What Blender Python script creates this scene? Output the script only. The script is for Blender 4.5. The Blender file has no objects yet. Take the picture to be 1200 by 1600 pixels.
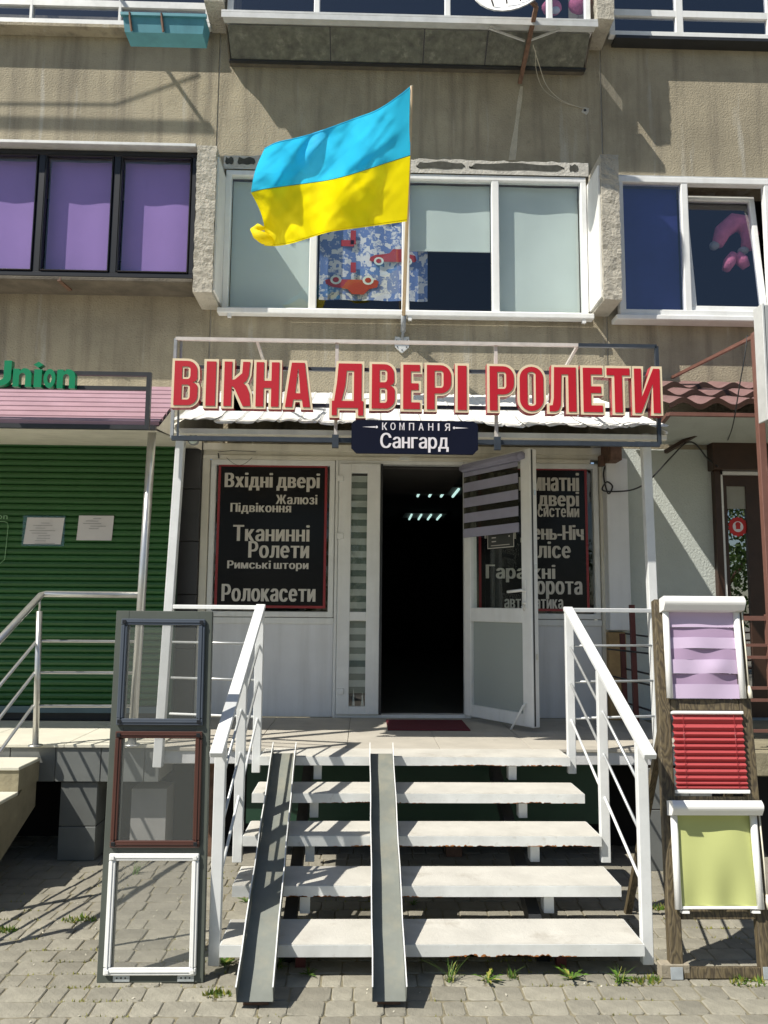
import bpy, bmesh, math, random
from mathutils import Vector, Matrix
from mathutils import noise as mnoise
from math import sin, cos, radians, pi, sqrt, atan2
random.seed(7)
sc = bpy.context.scene
C = sc.collection

# ------------------------------------------------------------------ camera, sky, sun, exposure
F = 1234.9
PT, RO, YA = radians(6.79), radians(.48), radians(1.39)
CAM = Vector((0, 0, 1.6))
FW = Vector((sin(YA)*cos(PT), cos(YA)*cos(PT), sin(PT)))
R0 = Vector((cos(YA), -sin(YA), 0)); U0 = R0.cross(FW)
RT = cos(RO)*R0 + sin(RO)*U0
UP = -sin(RO)*R0 + cos(RO)*U0
cd = bpy.data.cameras.new('camera'); cam = bpy.data.objects.new('camera', cd); C.objects.link(cam)
cd.sensor_fit = 'VERTICAL'; cd.sensor_height = 24; cd.lens = 24*F/1600; cd.clip_end = 500; cd.clip_start = .05
cam.matrix_world = Matrix(((RT.x, UP.x, -FW.x, CAM.x), (RT.y, UP.y, -FW.y, CAM.y), (RT.z, UP.z, -FW.z, CAM.z), (0, 0, 0, 1)))
sc.camera = cam
SUN = Vector((.68, .425, -1.0))                      # the way the light travels
w = bpy.data.worlds.new('World'); sc.world = w; w.use_nodes = True
nt = w.node_tree; bg = nt.nodes['Background']
sky = nt.nodes.new('ShaderNodeTexSky'); sky.sky_type = 'NISHITA'; sky.sun_disc = False
sky.sun_elevation = math.asin(1/SUN.length); sky.sun_rotation = atan2(-SUN.x, -SUN.y)
sky.dust_density = .6; sky.ozone_density = 1.5
nt.links.new(sky.outputs[0], bg.inputs[0]); bg.inputs[1].default_value = .076
sd = bpy.data.lights.new('sun', 'SUN'); so = bpy.data.objects.new('sun', sd); C.objects.link(so)
sd.energy = 5.0; sd.angle = radians(.5); sd.color = (1, .945, .845)
so.rotation_euler = SUN.to_track_quat('-Z', 'Y').to_euler(); so.location = (-6, -4, 12)
sc.view_settings.view_transform = 'Standard'; sc.view_settings.look = 'None'
sc.view_settings.gamma = 1; sc.view_settings.use_curve_mapping = False
sc.view_settings.exposure = .30
sc.render.resolution_x = 768; sc.render.resolution_y = 1024

# ------------------------------------------------------------------ measuring: a point of the photo on a plane of known depth / height
def _ray(u, v): return FW + RT*((u-600)/F) + UP*((800-v)/F)
def at(u, v, y): d = _ray(u, v); return CAM + d*(y/d.y)
def atz(u, v, z): d = _ray(u, v); return CAM + d*((z-1.6)/d.z)
def ax(u, v, y): return at(u, v, y).x
def az(u, v, y): return at(u, v, y).z

# ------------------------------------------------------------------ mesh building
class MB:
    def __init__(s, M=None): s.v = []; s.f = []; s.sm = []; s.mi = []; s.M = M; s.cur = 0
    def add(s, vs, fs, smooth=False):
        o = len(s.v)
        for p in vs:
            p = Vector(p); s.v.append(s.M @ p if s.M else p)
        for f in fs: s.f.append([i+o for i in f]); s.sm.append(smooth); s.mi.append(s.cur)
        return s
    def box(s, x0, x1, y0, y1, z0, z1, bev=0):
        if x0 > x1: x0, x1 = x1, x0
        if y0 > y1: y0, y1 = y1, y0
        if z0 > z1: z0, z1 = z1, z0
        if bev <= 0:
            vs = [(x, y, z) for x in (x0, x1) for y in (y0, y1) for z in (z0, z1)]
            return s.add(vs, [(0, 1, 3, 2), (4, 6, 7, 5), (0, 4, 5, 1), (2, 3, 7, 6), (0, 2, 6, 4), (1, 5, 7, 3)])
        bm = bmesh.new()
        bmesh.ops.create_cube(bm, size=1, matrix=Matrix.Translation(((x0+x1)/2, (y0+y1)/2, (z0+z1)/2)) @ Matrix.Diagonal((x1-x0, y1-y0, z1-z0, 1)))
        b = min(bev, .45*min(x1-x0, y1-y0, z1-z0))
        bmesh.ops.bevel(bm, geom=bm.edges[:], offset=b, segments=1, affect='EDGES')
        return s.bm(bm)
    def bm(s, bm, smooth=False):
        bm.verts.index_update()
        s.add([v.co.copy() for v in bm.verts], [[v.index for v in f.verts] for f in bm.faces], smooth); bm.free(); return s
    def bar(s, a, b, wx, wz, bev=0, up=(0, 0, 1)):            # rectangular bar from a to b
        a = Vector(a); b = Vector(b); d = (b-a); L = d.length; d.normalize()
        side = d.cross(Vector(up))
        if side.length < 1e-4: side = d.cross(Vector((1, 0, 0)))
        side.normalize(); u = side.cross(d)
        M = Matrix(((side.x, d.x, u.x, a.x), (side.y, d.y, u.y, a.y), (side.z, d.z, u.z, a.z), (0, 0, 0, 1)))
        t = MB(M if not s.M else s.M @ M); t.box(-wx/2, wx/2, 0, L, -wz/2, wz/2, bev)
        o = len(s.v); s.v += t.v
        for f in t.f: s.f.append([i+o for i in f]); s.sm.append(False); s.mi.append(s.cur)
        return s
    def tube(s, pts, r, n=8, caps=True):
        pts = [Vector(p) for p in pts]; vs = []; fs = []
        t0 = (pts[1]-pts[0]).normalized(); ref = t0.orthogonal().normalized()
        for i, p in enumerate(pts):
            t = (pts[min(i+1, len(pts)-1)]-pts[max(i-1, 0)]).normalized()
            ref = (ref - t*ref.dot(t)).normalized(); bi = t.cross(ref)
            rr = r[i] if isinstance(r, (list, tuple)) else r
            for k in range(n):
                a = 2*pi*k/n; vs.append(p + ref*cos(a)*rr + bi*sin(a)*rr)
        for i in range(len(pts)-1):
            for k in range(n): fs.append((i*n+k, i*n+(k+1) % n, (i+1)*n+(k+1) % n, (i+1)*n+k))
        if caps: fs.append(tuple(range(n))[::-1]); fs.append(tuple((len(pts)-1)*n+k for k in range(n)))
        return s.add(vs, fs, True)
    def quad(s, a, b, c, d): return s.add([a, b, c, d], [(0, 1, 2, 3)])
    def grid(s, fn, nu, nv, smooth=True):
        vs = [fn(i/nu, j/nv) for j in range(nv+1) for i in range(nu+1)]
        fs = [(j*(nu+1)+i, j*(nu+1)+i+1, (j+1)*(nu+1)+i+1, (j+1)*(nu+1)+i) for j in range(nv) for i in range(nu)]
        return s.add(vs, fs, smooth)
    def ball(s, c, r, n=10, m=7):
        c = Vector(c); r = Vector(r) if not isinstance(r, (int, float)) else Vector((r, r, r))
        return s.grid(lambda a, b: (c.x+r.x*cos(2*pi*a)*sin(pi*b), c.y+r.y*sin(2*pi*a)*sin(pi*b), c.z+r.z*cos(pi*b)), n, m)

OFF = {}
def link_obj(name, me, parent=None):
    o = bpy.data.objects.new(name, me); C.objects.link(o)
    if parent is not None: o.parent = parent
    return o
def part(name, mb, mat, parent=None, label=None, kind=None, mods=None):
    off = OFF.get(parent.name, Vector((0, 0, 0))) if parent else Vector((0, 0, 0))
    me = bpy.data.meshes.new(name)
    me.from_pydata([tuple(p-off) for p in mb.v], [], mb.f)
    me.polygons.foreach_set('use_smooth', mb.sm)
    ms = mat if isinstance(mat, (list, tuple)) else [mat]
    for m in ms: me.materials.append(m)
    me.polygons.foreach_set('material_index', mb.mi)
    me.update()
    o = link_obj(name, me, parent); OFF[o.name] = off
    if label: o['label'] = label
    if kind: o['kind'] = kind
    return o
def thing(name, label, cat, loc=(0, 0, 0), group=None):
    o = bpy.data.objects.new(name, None); C.objects.link(o); o.location = loc; o.empty_display_size = .1
    o['label'] = label; o['category'] = cat
    if group: o['group'] = group
    OFF[o.name] = Vector(loc); return o
def tag(o, label, cat, group=None):
    o['label'] = label; o['category'] = cat
    if group: o['group'] = group
    return o
def copy_piece(src, parent, loc, rot=(0, 0, 0), name=None):
    o = src.copy(); C.objects.link(o); o.parent = parent; o.location = loc; o.rotation_euler = rot; return o

# ------------------------------------------------------------------ materials
def lin(r, g, b):
    f = lambda c: (c/255/12.92) if c/255 <= .04045 else ((c/255+.055)/1.055)**2.4
    return (f(r), f(g), f(b))
def mat(name, col, rough=.7, metal=0, var=.12, vs=3, bump=0, bs=60, bump2=0, bs2=400, streak=0, streak_col=None, spec=.5, coat=0,
        drips=0, drip_col=(.5, .48, .42), spots=0, spot_col=None, spot_scale=8, objvar=0, transl=0, rust=None):
    m = bpy.data.materials.new(name); m.use_nodes = True; n = m.node_tree.nodes; l = m.node_tree.links
    b = n['Principled BSDF']; b.inputs['Roughness'].default_value = rough; b.inputs['Metallic'].default_value = metal
    b.inputs['Specular IOR Level'].default_value = spec; b.inputs['Coat Weight'].default_value = coat
    tc = n.new('ShaderNodeTexCoord'); V = tc.outputs['Object']
    def noise(scale, det=5, vec=V, ro=.6):
        t = n.new('ShaderNodeTexNoise'); t.inputs['Scale'].default_value = scale; t.inputs['Detail'].default_value = det
        t.inputs['Roughness'].default_value = ro; l.new(vec, t.inputs['Vector']); return t.outputs['Fac']
    def ramp(f, a, b2):
        r = n.new('ShaderNodeMapRange'); r.inputs[1].default_value = a; r.inputs[2].default_value = b2; l.new(f, r.inputs[0]); return r.outputs[0]
    def mix(fac, a, c):
        x = n.new('ShaderNodeMix'); x.data_type = 'RGBA'
        if isinstance(fac, (int, float)): x.inputs[0].default_value = fac
        else: l.new(fac, x.inputs[0])
        for i, q in ((6, a), (7, c)):
            if isinstance(q, tuple): x.inputs[i].default_value = (*q[:3], 1)
            else: l.new(q, x.inputs[i])
        return x.outputs[2]
    def mul(f, k):
        x = n.new('ShaderNodeMath'); x.operation = 'MULTIPLY'; l.new(f, x.inputs[0])
        if isinstance(k, (int, float)): x.inputs[1].default_value = k
        else: l.new(k, x.inputs[1])
        return x.outputs[0]
    lo = tuple(max(0, c*(1-var)) for c in col); hi = tuple(min(1, c*(1+var)) for c in col)
    out = mix(ramp(noise(vs), .3, .7), lo, hi)
    if streak:
        mp = n.new('ShaderNodeMapping'); mp.inputs['Scale'].default_value = (5, 5, .35); l.new(V, mp.inputs['Vector'])
        f = ramp(noise(1.6, 6, mp.outputs[0]), .48, .72)
        out = mix(mul(f, streak), out, streak_col or tuple(c*.45 for c in col))
    if drips:
        mp = n.new('ShaderNodeMapping'); mp.inputs['Scale'].default_value = (7, 7, .55); mp.inputs['Location'].default_value = (3, 1, 2); l.new(V, mp.inputs['Vector'])
        out = mix(mul(ramp(noise(1.1, 4, mp.outputs[0]), .60, .70), drips), out, drip_col)
        out = mix(mul(ramp(noise(.9, 6, V, .7), .46, .62), .55), out, tuple(c*.62 for c in col))
    if spots:
        out = mix(mul(ramp(noise(spot_scale, 8, ro=.7), .58, .7), spots), out, spot_col or tuple(c*.4 for c in col))
    if rust:                                            # (z centre of the rusty edge is left to the noise) rust blooms
        out = mix(mul(ramp(noise(rust[0], 9, ro=.75), rust[1], rust[1]+.06), .9), out, (.28, .10, .03))
    if objvar:
        oi = n.new('ShaderNodeObjectInfo'); hs = n.new('ShaderNodeHueSaturation')
        r = n.new('ShaderNodeMapRange'); l.new(oi.outputs['Random'], r.inputs[0]); r.inputs[3].default_value = 1-objvar; r.inputs[4].default_value = 1+objvar
        l.new(r.outputs[0], hs.inputs['Value']); l.new(out, hs.inputs['Color']); out = hs.outputs[0]
    l.new(out, b.inputs['Base Color'])
    if bump or bump2:
        prev = None
        for st, s_, dist in ((bump, bs, .02), (bump2, bs2, .004)):
            if st:
                bp = n.new('ShaderNodeBump'); bp.inputs['Strength'].default_value = st; bp.inputs['Distance'].default_value = dist
                l.new(noise(s_, 6), bp.inputs['Height'])
                if prev: l.new(prev, bp.inputs['Normal'])
                prev = bp.outputs[0]
        l.new(prev, b.inputs['Normal'])
    if transl:
        tr = n.new('ShaderNodeBsdfTranslucent'); l.new(out, tr.inputs['Color']); ms = n.new('ShaderNodeMixShader'); ms.inputs[0].default_value = transl
        l.new(b.outputs[0], ms.inputs[1]); l.new(tr.outputs[0], ms.inputs[2]); l.new(ms.outputs[0], n['Material Output'].inputs[0])
    return m
def glass(name, tint=(.85, .9, .9), fac=.5, rough=.0, mindif=0, dif=(.5, .5, .5)):
    m = bpy.data.materials.new(name); m.use_nodes = True; n = m.node_tree.nodes; l = m.node_tree.links
    n.remove(n['Principled BSDF'])
    t = n.new('ShaderNodeBsdfTransparent'); t.inputs[0].default_value = (*tint, 1)
    g = n.new('ShaderNodeBsdfGlossy'); g.inputs['Roughness'].default_value = rough; g.inputs[0].default_value = (.95, .97, 1, 1)
    fr = n.new('ShaderNodeFresnel'); fr.inputs[0].default_value = 1.6
    ge = n.new('ShaderNodeNewGeometry'); inv = n.new('ShaderNodeMath'); inv.operation = 'SUBTRACT'; inv.inputs[0].default_value = 1; l.new(ge.outputs['Backfacing'], inv.inputs[1])
    k0 = n.new('ShaderNodeMath'); k0.operation = 'MULTIPLY'; k0.inputs[1].default_value = fac*2; l.new(fr.outputs[0], k0.inputs[0])
    k = n.new('ShaderNodeMath'); k.operation = 'MULTIPLY'; l.new(k0.outputs[0], k.inputs[0]); l.new(inv.outputs[0], k.inputs[1]); k.use_clamp = True
    x = n.new('ShaderNodeMixShader'); l.new(k.outputs[0], x.inputs[0]); l.new(t.outputs[0], x.inputs[1]); l.new(g.outputs[0], x.inputs[2])
    out = x
    if mindif:
        d = n.new('ShaderNodeBsdfDiffuse'); d.inputs[0].default_value = (*dif, 1)
        y = n.new('ShaderNodeMixShader'); y.inputs[0].default_value = mindif; l.new(x.outputs[0], y.inputs[1]); l.new(d.outputs[0], y.inputs[2]); out = y
    l.new(out.outputs[0], n['Material Output'].inputs[0]); return m
def emis(name, col, st):
    m = bpy.data.materials.new(name); m.use_nodes = True; b = m.node_tree.nodes['Principled BSDF']
    b.inputs['Base Color'].default_value = (.8, .8, .8, 1); b.inputs['Emission Color'].default_value = (*col, 1); b.inputs['Emission Strength'].default_value = st; return m

M = {}
M['concrete'] = mat('facade_concrete', (.395, .347, .250), .92, var=.2, vs=1.1, bump=.6, bs=65, bump2=.9, bs2=150, streak=.75, streak_col=(.16, .14, .11), drips=.6, spots=.5, spot_col=(.20, .18, .14), spot_scale=14)
M['pilaster'] = mat('pebbledash', (.47, .44, .37), .95, var=.2, vs=4, bump=1, bs=42, bump2=.8, bs2=120, spots=.5, spot_col=(.25, .23, .2), spot_scale=9)
M['reveal'] = mat('white_reveal_paint', (.78, .78, .75), .7, var=.06, vs=6, bump=.1, bs=30, streak=.2)
M['gap'] = mat('dark_gap', (.06, .06, .05), .9, var=.3, vs=20)
M['underside'] = mat('dark_underside', (.12, .105, .08), .9, var=.3, vs=6, bump=.4)  # dark brown for the bay base and the balcony floor
M['foam'] = mat('mortar', (.52, .50, .45), .95, var=.2, vs=12, bump=.6, bs=50)
M['stucco'] = mat('pale_stucco', (.53, .57, .54), .9, var=.06, vs=3, bump=.5, bs=60, bump2=.5, bs2=160)
M['pvc'] = mat('white_pvc', (.82, .83, .82), .38, var=.05, vs=7, streak=.25, streak_col=(.5, .48, .42), bump2=.05)
M['pvc_cream'] = mat('cream_panel', (.74, .71, .62), .6, var=.07, vs=5, streak=.3, bump2=.05)
M['white_panel'] = mat('white_wall_panel', (.79, .80, .82), .5, var=.05, vs=3, streak=.3, streak_col=(.45, .45, .43))
M['tread'] = mat('worn_painted_concrete', (.54, .525, .475), .9, var=.1, vs=6, bump=.18, bs=60, bump2=.4, bs2=300, spots=.55, spot_col=(.34, .31, .26), spot_scale=3.5)
M['edge'] = mat('white_painted_steel', (.68, .70, .69), .5, var=.1, vs=9, bump2=.15, spots=.45, spot_col=(.4, .38, .33), spot_scale=20, rust=(9, .68))
M['rail'] = mat('white_rail_paint', (.74, .76, .76), .38, var=.07, vs=9, bump2=.15, spots=.25, spot_col=(.45, .44, .40), spot_scale=18, rust=(14, .72))
M['rod'] = mat('grey_rod', (.55, .57, .57), .35, metal=.5, var=.12, vs=12)
M['rampgrey'] = mat('ramp_grey_paint', (.19, .205, .185), .6, var=.14, vs=5, bump2=.2, streak=.4, streak_col=(.36, .33, .24), spots=.4, spot_col=(.2, .2, .18), spot_scale=16)
M['rampedge'] = mat('ramp_edge', (.75, .76, .75), .4, var=.06)
M['landing'] = mat('landing_tile', (.46, .43, .37), .8, var=.1, vs=4, bump=.12, bs=40, bump2=.3, spots=.3, spot_scale=6)
M['greytile'] = mat('grey_cladding_tile', (.15, .16, .155), .55, var=.12, vs=5, streak=.3, streak_col=(.13, .13, .13), bump2=.2, objvar=.12)
M['darktile'] = mat('dark_wall_tile', (.06, .06, .065), .45, var=.1, vs=5, objvar=.1)
M['grout'] = mat('grout', (.38, .38, .36), .9)
M['greenboard'] = mat('dark_green_board', (.018, .06, .035), .5, var=.15, vs=2)
M['shutter'] = mat('green_shutter_slat', (.020, .095, .022), .42, var=.1, vs=3, spots=.12, spot_col=(.04, .14, .05), spot_scale=30, objvar=.08)
M['black'] = mat('black_paint', (.025, .027, .03), .45, var=.2, vs=10)
M['blackframe'] = mat('black_window_frame', (.008, .009, .012), .4, var=.15, vs=10)
M['navy'] = mat('navy_sign', (.006, .008, .022), .5, spec=.15, var=.1)
M['signwhite'] = mat('sign_lettering_white', (.80, .76, .80), .5, var=.02)
M['posterblack'] = mat('black_window_film', (.007, .007, .009), .2, var=.1, spec=.25)
M['posterred'] = mat('red_film_border', (.30, .03, .035), .3)
M['postertext'] = mat('silver_lettering', (.62, .59, .54), .4, var=.05)
M['letterred'] = mat('sign_letter_red', (.50, .006, .02), .5, var=.04)
M['lettercream'] = mat('sign_letter_cream', (.80, .68, .47), .5, var=.05)
M['letterside'] = mat('sign_letter_side', (.42, .05, .06), .5, var=.06)
M['roofwhite'] = mat('white_roof_sheet', (.82, .82, .80), .45, var=.05, vs=5, bump=.15, bs=9, spots=.5, spot_col=(.38, .36, .33), spot_scale=10)
M['pink'] = mat('pink_siding', (.38, .235, .275), .5, var=.1, vs=5, spots=.45, spot_col=(.42, .3, .34), spot_scale=9, streak=.3, streak_col=(.45, .3, .36))
M['unionW'] = mat('green_letter', (.0, .22, .09), .35, var=.05)
M['tile'] = mat('brown_red_roof_tile', (.20, .115, .11), .5, var=.15, vs=8, spots=.4, spot_col=(.45, .36, .33), spot_scale=18)
M['brownpole'] = mat('red_brown_paint', (.18, .085, .065), .5, var=.12, vs=9, spots=.3, spot_col=(.5, .3, .24))
M['darkbrown'] = mat('dark_brown_wood_and_shade', (.045, .022, .014), .4, var=.2, vs=8)
M['maroon'] = mat('maroon_paint', (.10, .022, .02), .5)
M['steel'] = mat('stainless_tube', (.62, .62, .60), .28, metal=.75, var=.08, vs=14)
M['boxgrey'] = mat('grey_lightbox', (.40, .42, .42), .4, var=.05)
M['purple'] = mat('purple_blind', (.37, .24, .54), .7, var=.06, vs=2, bump=.05, bs=6)
M['blind'] = mat('pale_roller_blind', (.62, .70, .66), .8, var=.05, vs=1.5)
M['sky_sheet'] = mat('painted_sky_reflection', (.025, .035, .19), .8, var=.15, vs=3)  # blue of the reflected sky, put into a sheet behind the glass
M['void'] = mat('dark_interior_and_shade', (.012, .012, .014), .9)  # near-black colour holds the darkness of rooms and of the space under platforms
M['inner'] = mat('interior_wall', (.10, .095, .09), .9)
M['glass'] = glass('window_glass', (.94, .955, .96), .6)
M['glasspurple'] = glass('bay_glass', (.95, .94, .98), .7)
M['glassdark'] = glass('upper_window_glass', (.90, .92, .97), 1.3)
M['glassclear'] = glass('door_glass', (.93, .95, .93), .6)
M['frosted'] = glass('frosted_glass', (.6, .66, .62), .4, .15, .62, (.52, .56, .54))
M['mesh'] = glass('insect_mesh', (.92, .92, .92), .05, .4, .10, (.34, .36, .34))
M['lilac'] = mat('lilac_fabric', (.60, .48, .66), .75, var=.05, vs=3, transl=.15)
M['lilac2'] = mat('sheer_lilac_fabric', (.46, .33, .50), .75, var=.05, vs=3, transl=.25)
M['redpleat'] = mat('red_pleated_fabric', (.45, .07, .075), .7, var=.05, vs=3, transl=.1)
M['lime'] = mat('lime_fabric', (.50, .54, .21), .75, var=.04, vs=2, transl=.12)
M['plastic'] = mat('white_plastic', (.84, .84, .82), .35, var=.03)
M['zinc'] = mat('zinc_plate', (.50, .54, .56), .4, metal=.5, var=.12, vs=25)
M['fblue'] = mat('flag_blue', (.035, .62, 1.0), .75, var=.03, vs=3, bump2=.2, bs2=500, transl=.42)
M['fyellow'] = mat('flag_yellow', (1.0, .85, .0), .75, var=.03, vs=3, bump2=.2, bs2=500, transl=.42)
M['poleWood'] = mat('wooden_pole', (.56, .42, .26), .6, var=.12, vs=12)
M['turq'] = mat('turquoise_planter', (.09, .30, .36), .45, var=.1, vs=5, streak=.3)
M['rusty'] = mat('rusty_steel', (.16, .09, .06), .8, var=.4, vs=22)
M['stone'] = mat('paving_stone', (.27, .255, .205), .93, var=.2, vs=9, bump=.35, bs=50, bump2=.6, bs2=260, objvar=.2, spots=.25, spot_col=(.22, .2, .16), spot_scale=12)
M['stone2'] = mat('paving_stones_far', (.25, .235, .19), .93, var=.2, vs=5, bump=.3, bs=50, bump2=.5, bs2=260)
M['sand'] = mat('joint_sand', (.235, .21, .14), .97, var=.3, vs=9, bump=.6, bs=60, bump2=.6, spots=.5, spot_col=(.09, .12, .03), spot_scale=4)
M['leaf'] = mat('weed_leaf', (.10, .20, .025), .6, var=.35, vs=30, transl=.3)
M['dryleaf'] = mat('yellow_weed', (.30, .30, .06), .7, var=.3, vs=30, transl=.2)
M['asphalt'] = mat('asphalt', (.10, .10, .10), .9, var=.2, bump=.3)
M['fascia'] = mat('landing_fascia_paint', (.66, .67, .68), .6, var=.08, vs=5, streak=.3, bump=.1)
M['stepcon'] = mat('cast_concrete', (.27, .24, .16), .92, var=.2, vs=5, bump=.4, bs=24, bump2=.4, streak=.4)
M['steptop'] = mat('step_top_tile', (.62, .60, .50), .8, var=.08, vs=5)
M['board'] = mat('olive_grey_board', (.080, .092, .078), .5, var=.1, vs=4, bump2=.1)
M['anth'] = mat('anthracite_profile', (.07, .085, .11), .35, var=.08)
M['brownpvc'] = mat('brown_profile', (.075, .028, .02), .35, var=.1)
M['panelglazing'] = mat('wired_balcony_panel', (.12, .125, .10), .3, var=.45, vs=14, bump=.6, bs=50, streak=.3, spots=.6, spot_col=(.30, .30, .25), spot_scale=7)
M['flash'] = mat('galvanised_flashing', (.62, .63, .62), .45, metal=.2, var=.12, vs=8)
M['paper'] = mat('paper', (.62, .60, .62), .8, var=.04)
M['ink'] = mat('ink', (.22, .22, .24), .8)
M['matred'] = mat('red_doormat', (.14, .02, .03), .95, bump=.6, bs=200)
M['pinktoy'] = mat('pink_plush', (.80, .22, .34), .95, var=.15, vs=14, bump=.5, bs=60)
M['toytip'] = mat('grey_plush', (.42, .42, .38), .95, bump=.5, bs=60)
M['whitetoy'] = mat('white_plush', (.7, .7, .7), .9)
M['block'] = mat('grey_timber', (.32, .28, .21), .9, var=.2, vs=9, bump=.3)
M['tube'] = emis('lamp_tube', (.66, 1, .92), .7)
M['barsign'] = mat('sticker_red', (.55, .02, .02), .5)
M['osb'] = mat('raw_plywood', (.42, .28, .13), .8, var=.25, vs=10)

def wood_mat():
    m = bpy.data.materials.new('dark_stained_wood'); m.use_nodes = True; n = m.node_tree.nodes; l = m.node_tree.links; b = n['Principled BSDF']
    tc = n.new('ShaderNodeTexCoord'); mp = n.new('ShaderNodeMapping'); mp.inputs['Scale'].default_value = (9, 9, 1.0); l.new(tc.outputs['Object'], mp.inputs[0])
    no = n.new('ShaderNodeTexNoise'); no.inputs['Scale'].default_value = 1.4; no.inputs['Detail'].default_value = 3; l.new(mp.outputs[0], no.inputs['Vector'])
    wv = n.new('ShaderNodeMath'); wv.operation = 'MULTIPLY'; wv.inputs[1].default_value = 26; l.new(no.outputs[0], wv.inputs[0])
    fr = n.new('ShaderNodeMath'); fr.operation = 'PINGPONG'; fr.inputs[1].default_value = 1; l.new(wv.outputs[0], fr.inputs[0])
    mx = n.new('ShaderNodeMix'); mx.data_type = 'RGBA'; l.new(fr.outputs[0], mx.inputs[0])
    mx.inputs[6].default_value = (.055, .042, .026, 1); mx.inputs[7].default_value = (.14, .11, .06, 1); l.new(mx.outputs[2], b.inputs['Base Color'])
    b.inputs['Roughness'].default_value = .6
    bp = n.new('ShaderNodeBump'); bp.inputs['Strength'].default_value = .3; bp.inputs['Distance'].default_value = .005; l.new(fr.outputs[0], bp.inputs['Height']); l.new(bp.outputs[0], b.inputs['Normal'])
    return m
M['wood'] = wood_mat()
def curtain_mat():
    m = bpy.data.materials.new('printed_curtain'); m.use_nodes = True; n = m.node_tree.nodes; l = m.node_tree.links; b = n['Principled BSDF']
    tc = n.new('ShaderNodeTexCoord')
    vo = n.new('ShaderNodeTexVoronoi'); vo.inputs['Scale'].default_value = 24; vo.distance = 'CHEBYCHEV'; l.new(tc.outputs['Object'], vo.inputs[0])
    no = n.new('ShaderNodeTexNoise'); no.inputs['Scale'].default_value = 55; no.inputs['Detail'].default_value = 4; l.new(tc.outputs['Object'], no.inputs[0])
    sp = n.new('ShaderNodeSeparateColor'); l.new(vo.outputs['Color'], sp.inputs[0])
    ad = n.new('ShaderNodeMath'); ad.operation = 'ADD'; l.new(sp.outputs[0], ad.inputs[0]); l.new(no.outputs[0], ad.inputs[1])
    cr = n.new('ShaderNodeValToRGB'); e = cr.color_ramp.elements; e[0].position = .78; e[0].color = (.62, .64, .68, 1); e[1].position = 1.15 if False else 1.0; e[1].color = (.12, .20, .44, 1)
    l.new(ad.outputs[0], cr.inputs[0]); l.new(cr.outputs[0], b.inputs['Base Color']); b.inputs['Roughness'].default_value = .85; return m
M['curtain'] = curtain_mat()

# ------------------------------------------------------------------ lettering
def curve_mesh(loops, ext=.0, name='t'):
    cu = bpy.data.curves.new(name, 'CURVE'); cu.dimensions = '2D'; cu.fill_mode = 'BOTH'; cu.extrude = ext
    for lp in loops:
        sp = cu.splines.new('POLY'); sp.points.add(len(lp)-1)
        for i, p in enumerate(lp): sp.points[i].co = (p[0], p[1], 0, 1)
        sp.use_cyclic_u = True
    return eval_mesh(cu)
def eval_mesh(cu):
    o = bpy.data.objects.new('tmp', cu); C.objects.link(o)
    dg = bpy.context.evaluated_depsgraph_get(); dg.update()
    me = bpy.data.meshes.new_from_object(o.evaluated_get(dg)); 
    V = [v.co.copy() for v in me.vertices]; Fc = [tuple(p.vertices) for p in me.polygons]
    bpy.data.objects.remove(o); bpy.data.meshes.remove(me); return V, Fc
def text_mesh(s, bold=.0, shear=0):
    cu = bpy.data.curves.new('t', 'FONT'); cu.body = s; cu.size = 1; cu.offset = bold; cu.resolution_u = 2; cu.shear = shear; cu.space_character = 1+bold*1.2
    return eval_mesh(cu)
def _arc(cx_, cy_, rx_, ry_, a0, a1, n_=10):
    return [(cx_+rx_*cos(radians(a0+(a1-a0)*k/n_)), cy_+ry_*sin(radians(a0+(a1-a0)*k/n_))) for k in range(n_+1)]
def _ring(cx_, cy_, rx_, ry_, t, a0=0, a1=360, n_=20):        # quads of a thick arc
    o = _arc(cx_, cy_, rx_, ry_, a0, a1, n_); i = _arc(cx_, cy_, rx_-t, ry_-t, a0, a1, n_)
    return [[o[k], o[k+1], i[k+1], i[k]] for k in range(n_)]
def _rc(x0, y0, x1, y1): return [[(x0, y0), (x1, y0), (x1, y1), (x0, y1)]]
def _bowl(x0, x1, y0, y1, t, left=False):                     # half-round bowl open towards the stem
    ry_ = (y1-y0)/2; rx_ = min(ry_, (x1-x0)*.6); xm = x1-rx_
    q = _rc(x0, y0, xm, y0+t)+_rc(x0, y1-t, xm, y1)+_ring(xm, (y0+y1)/2, rx_, ry_, t, -90, 90, 10)
    return [[(x0+x1-p[0], p[1]) for p in reversed(f)] for f in q] if left else q
_G = {}
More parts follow.
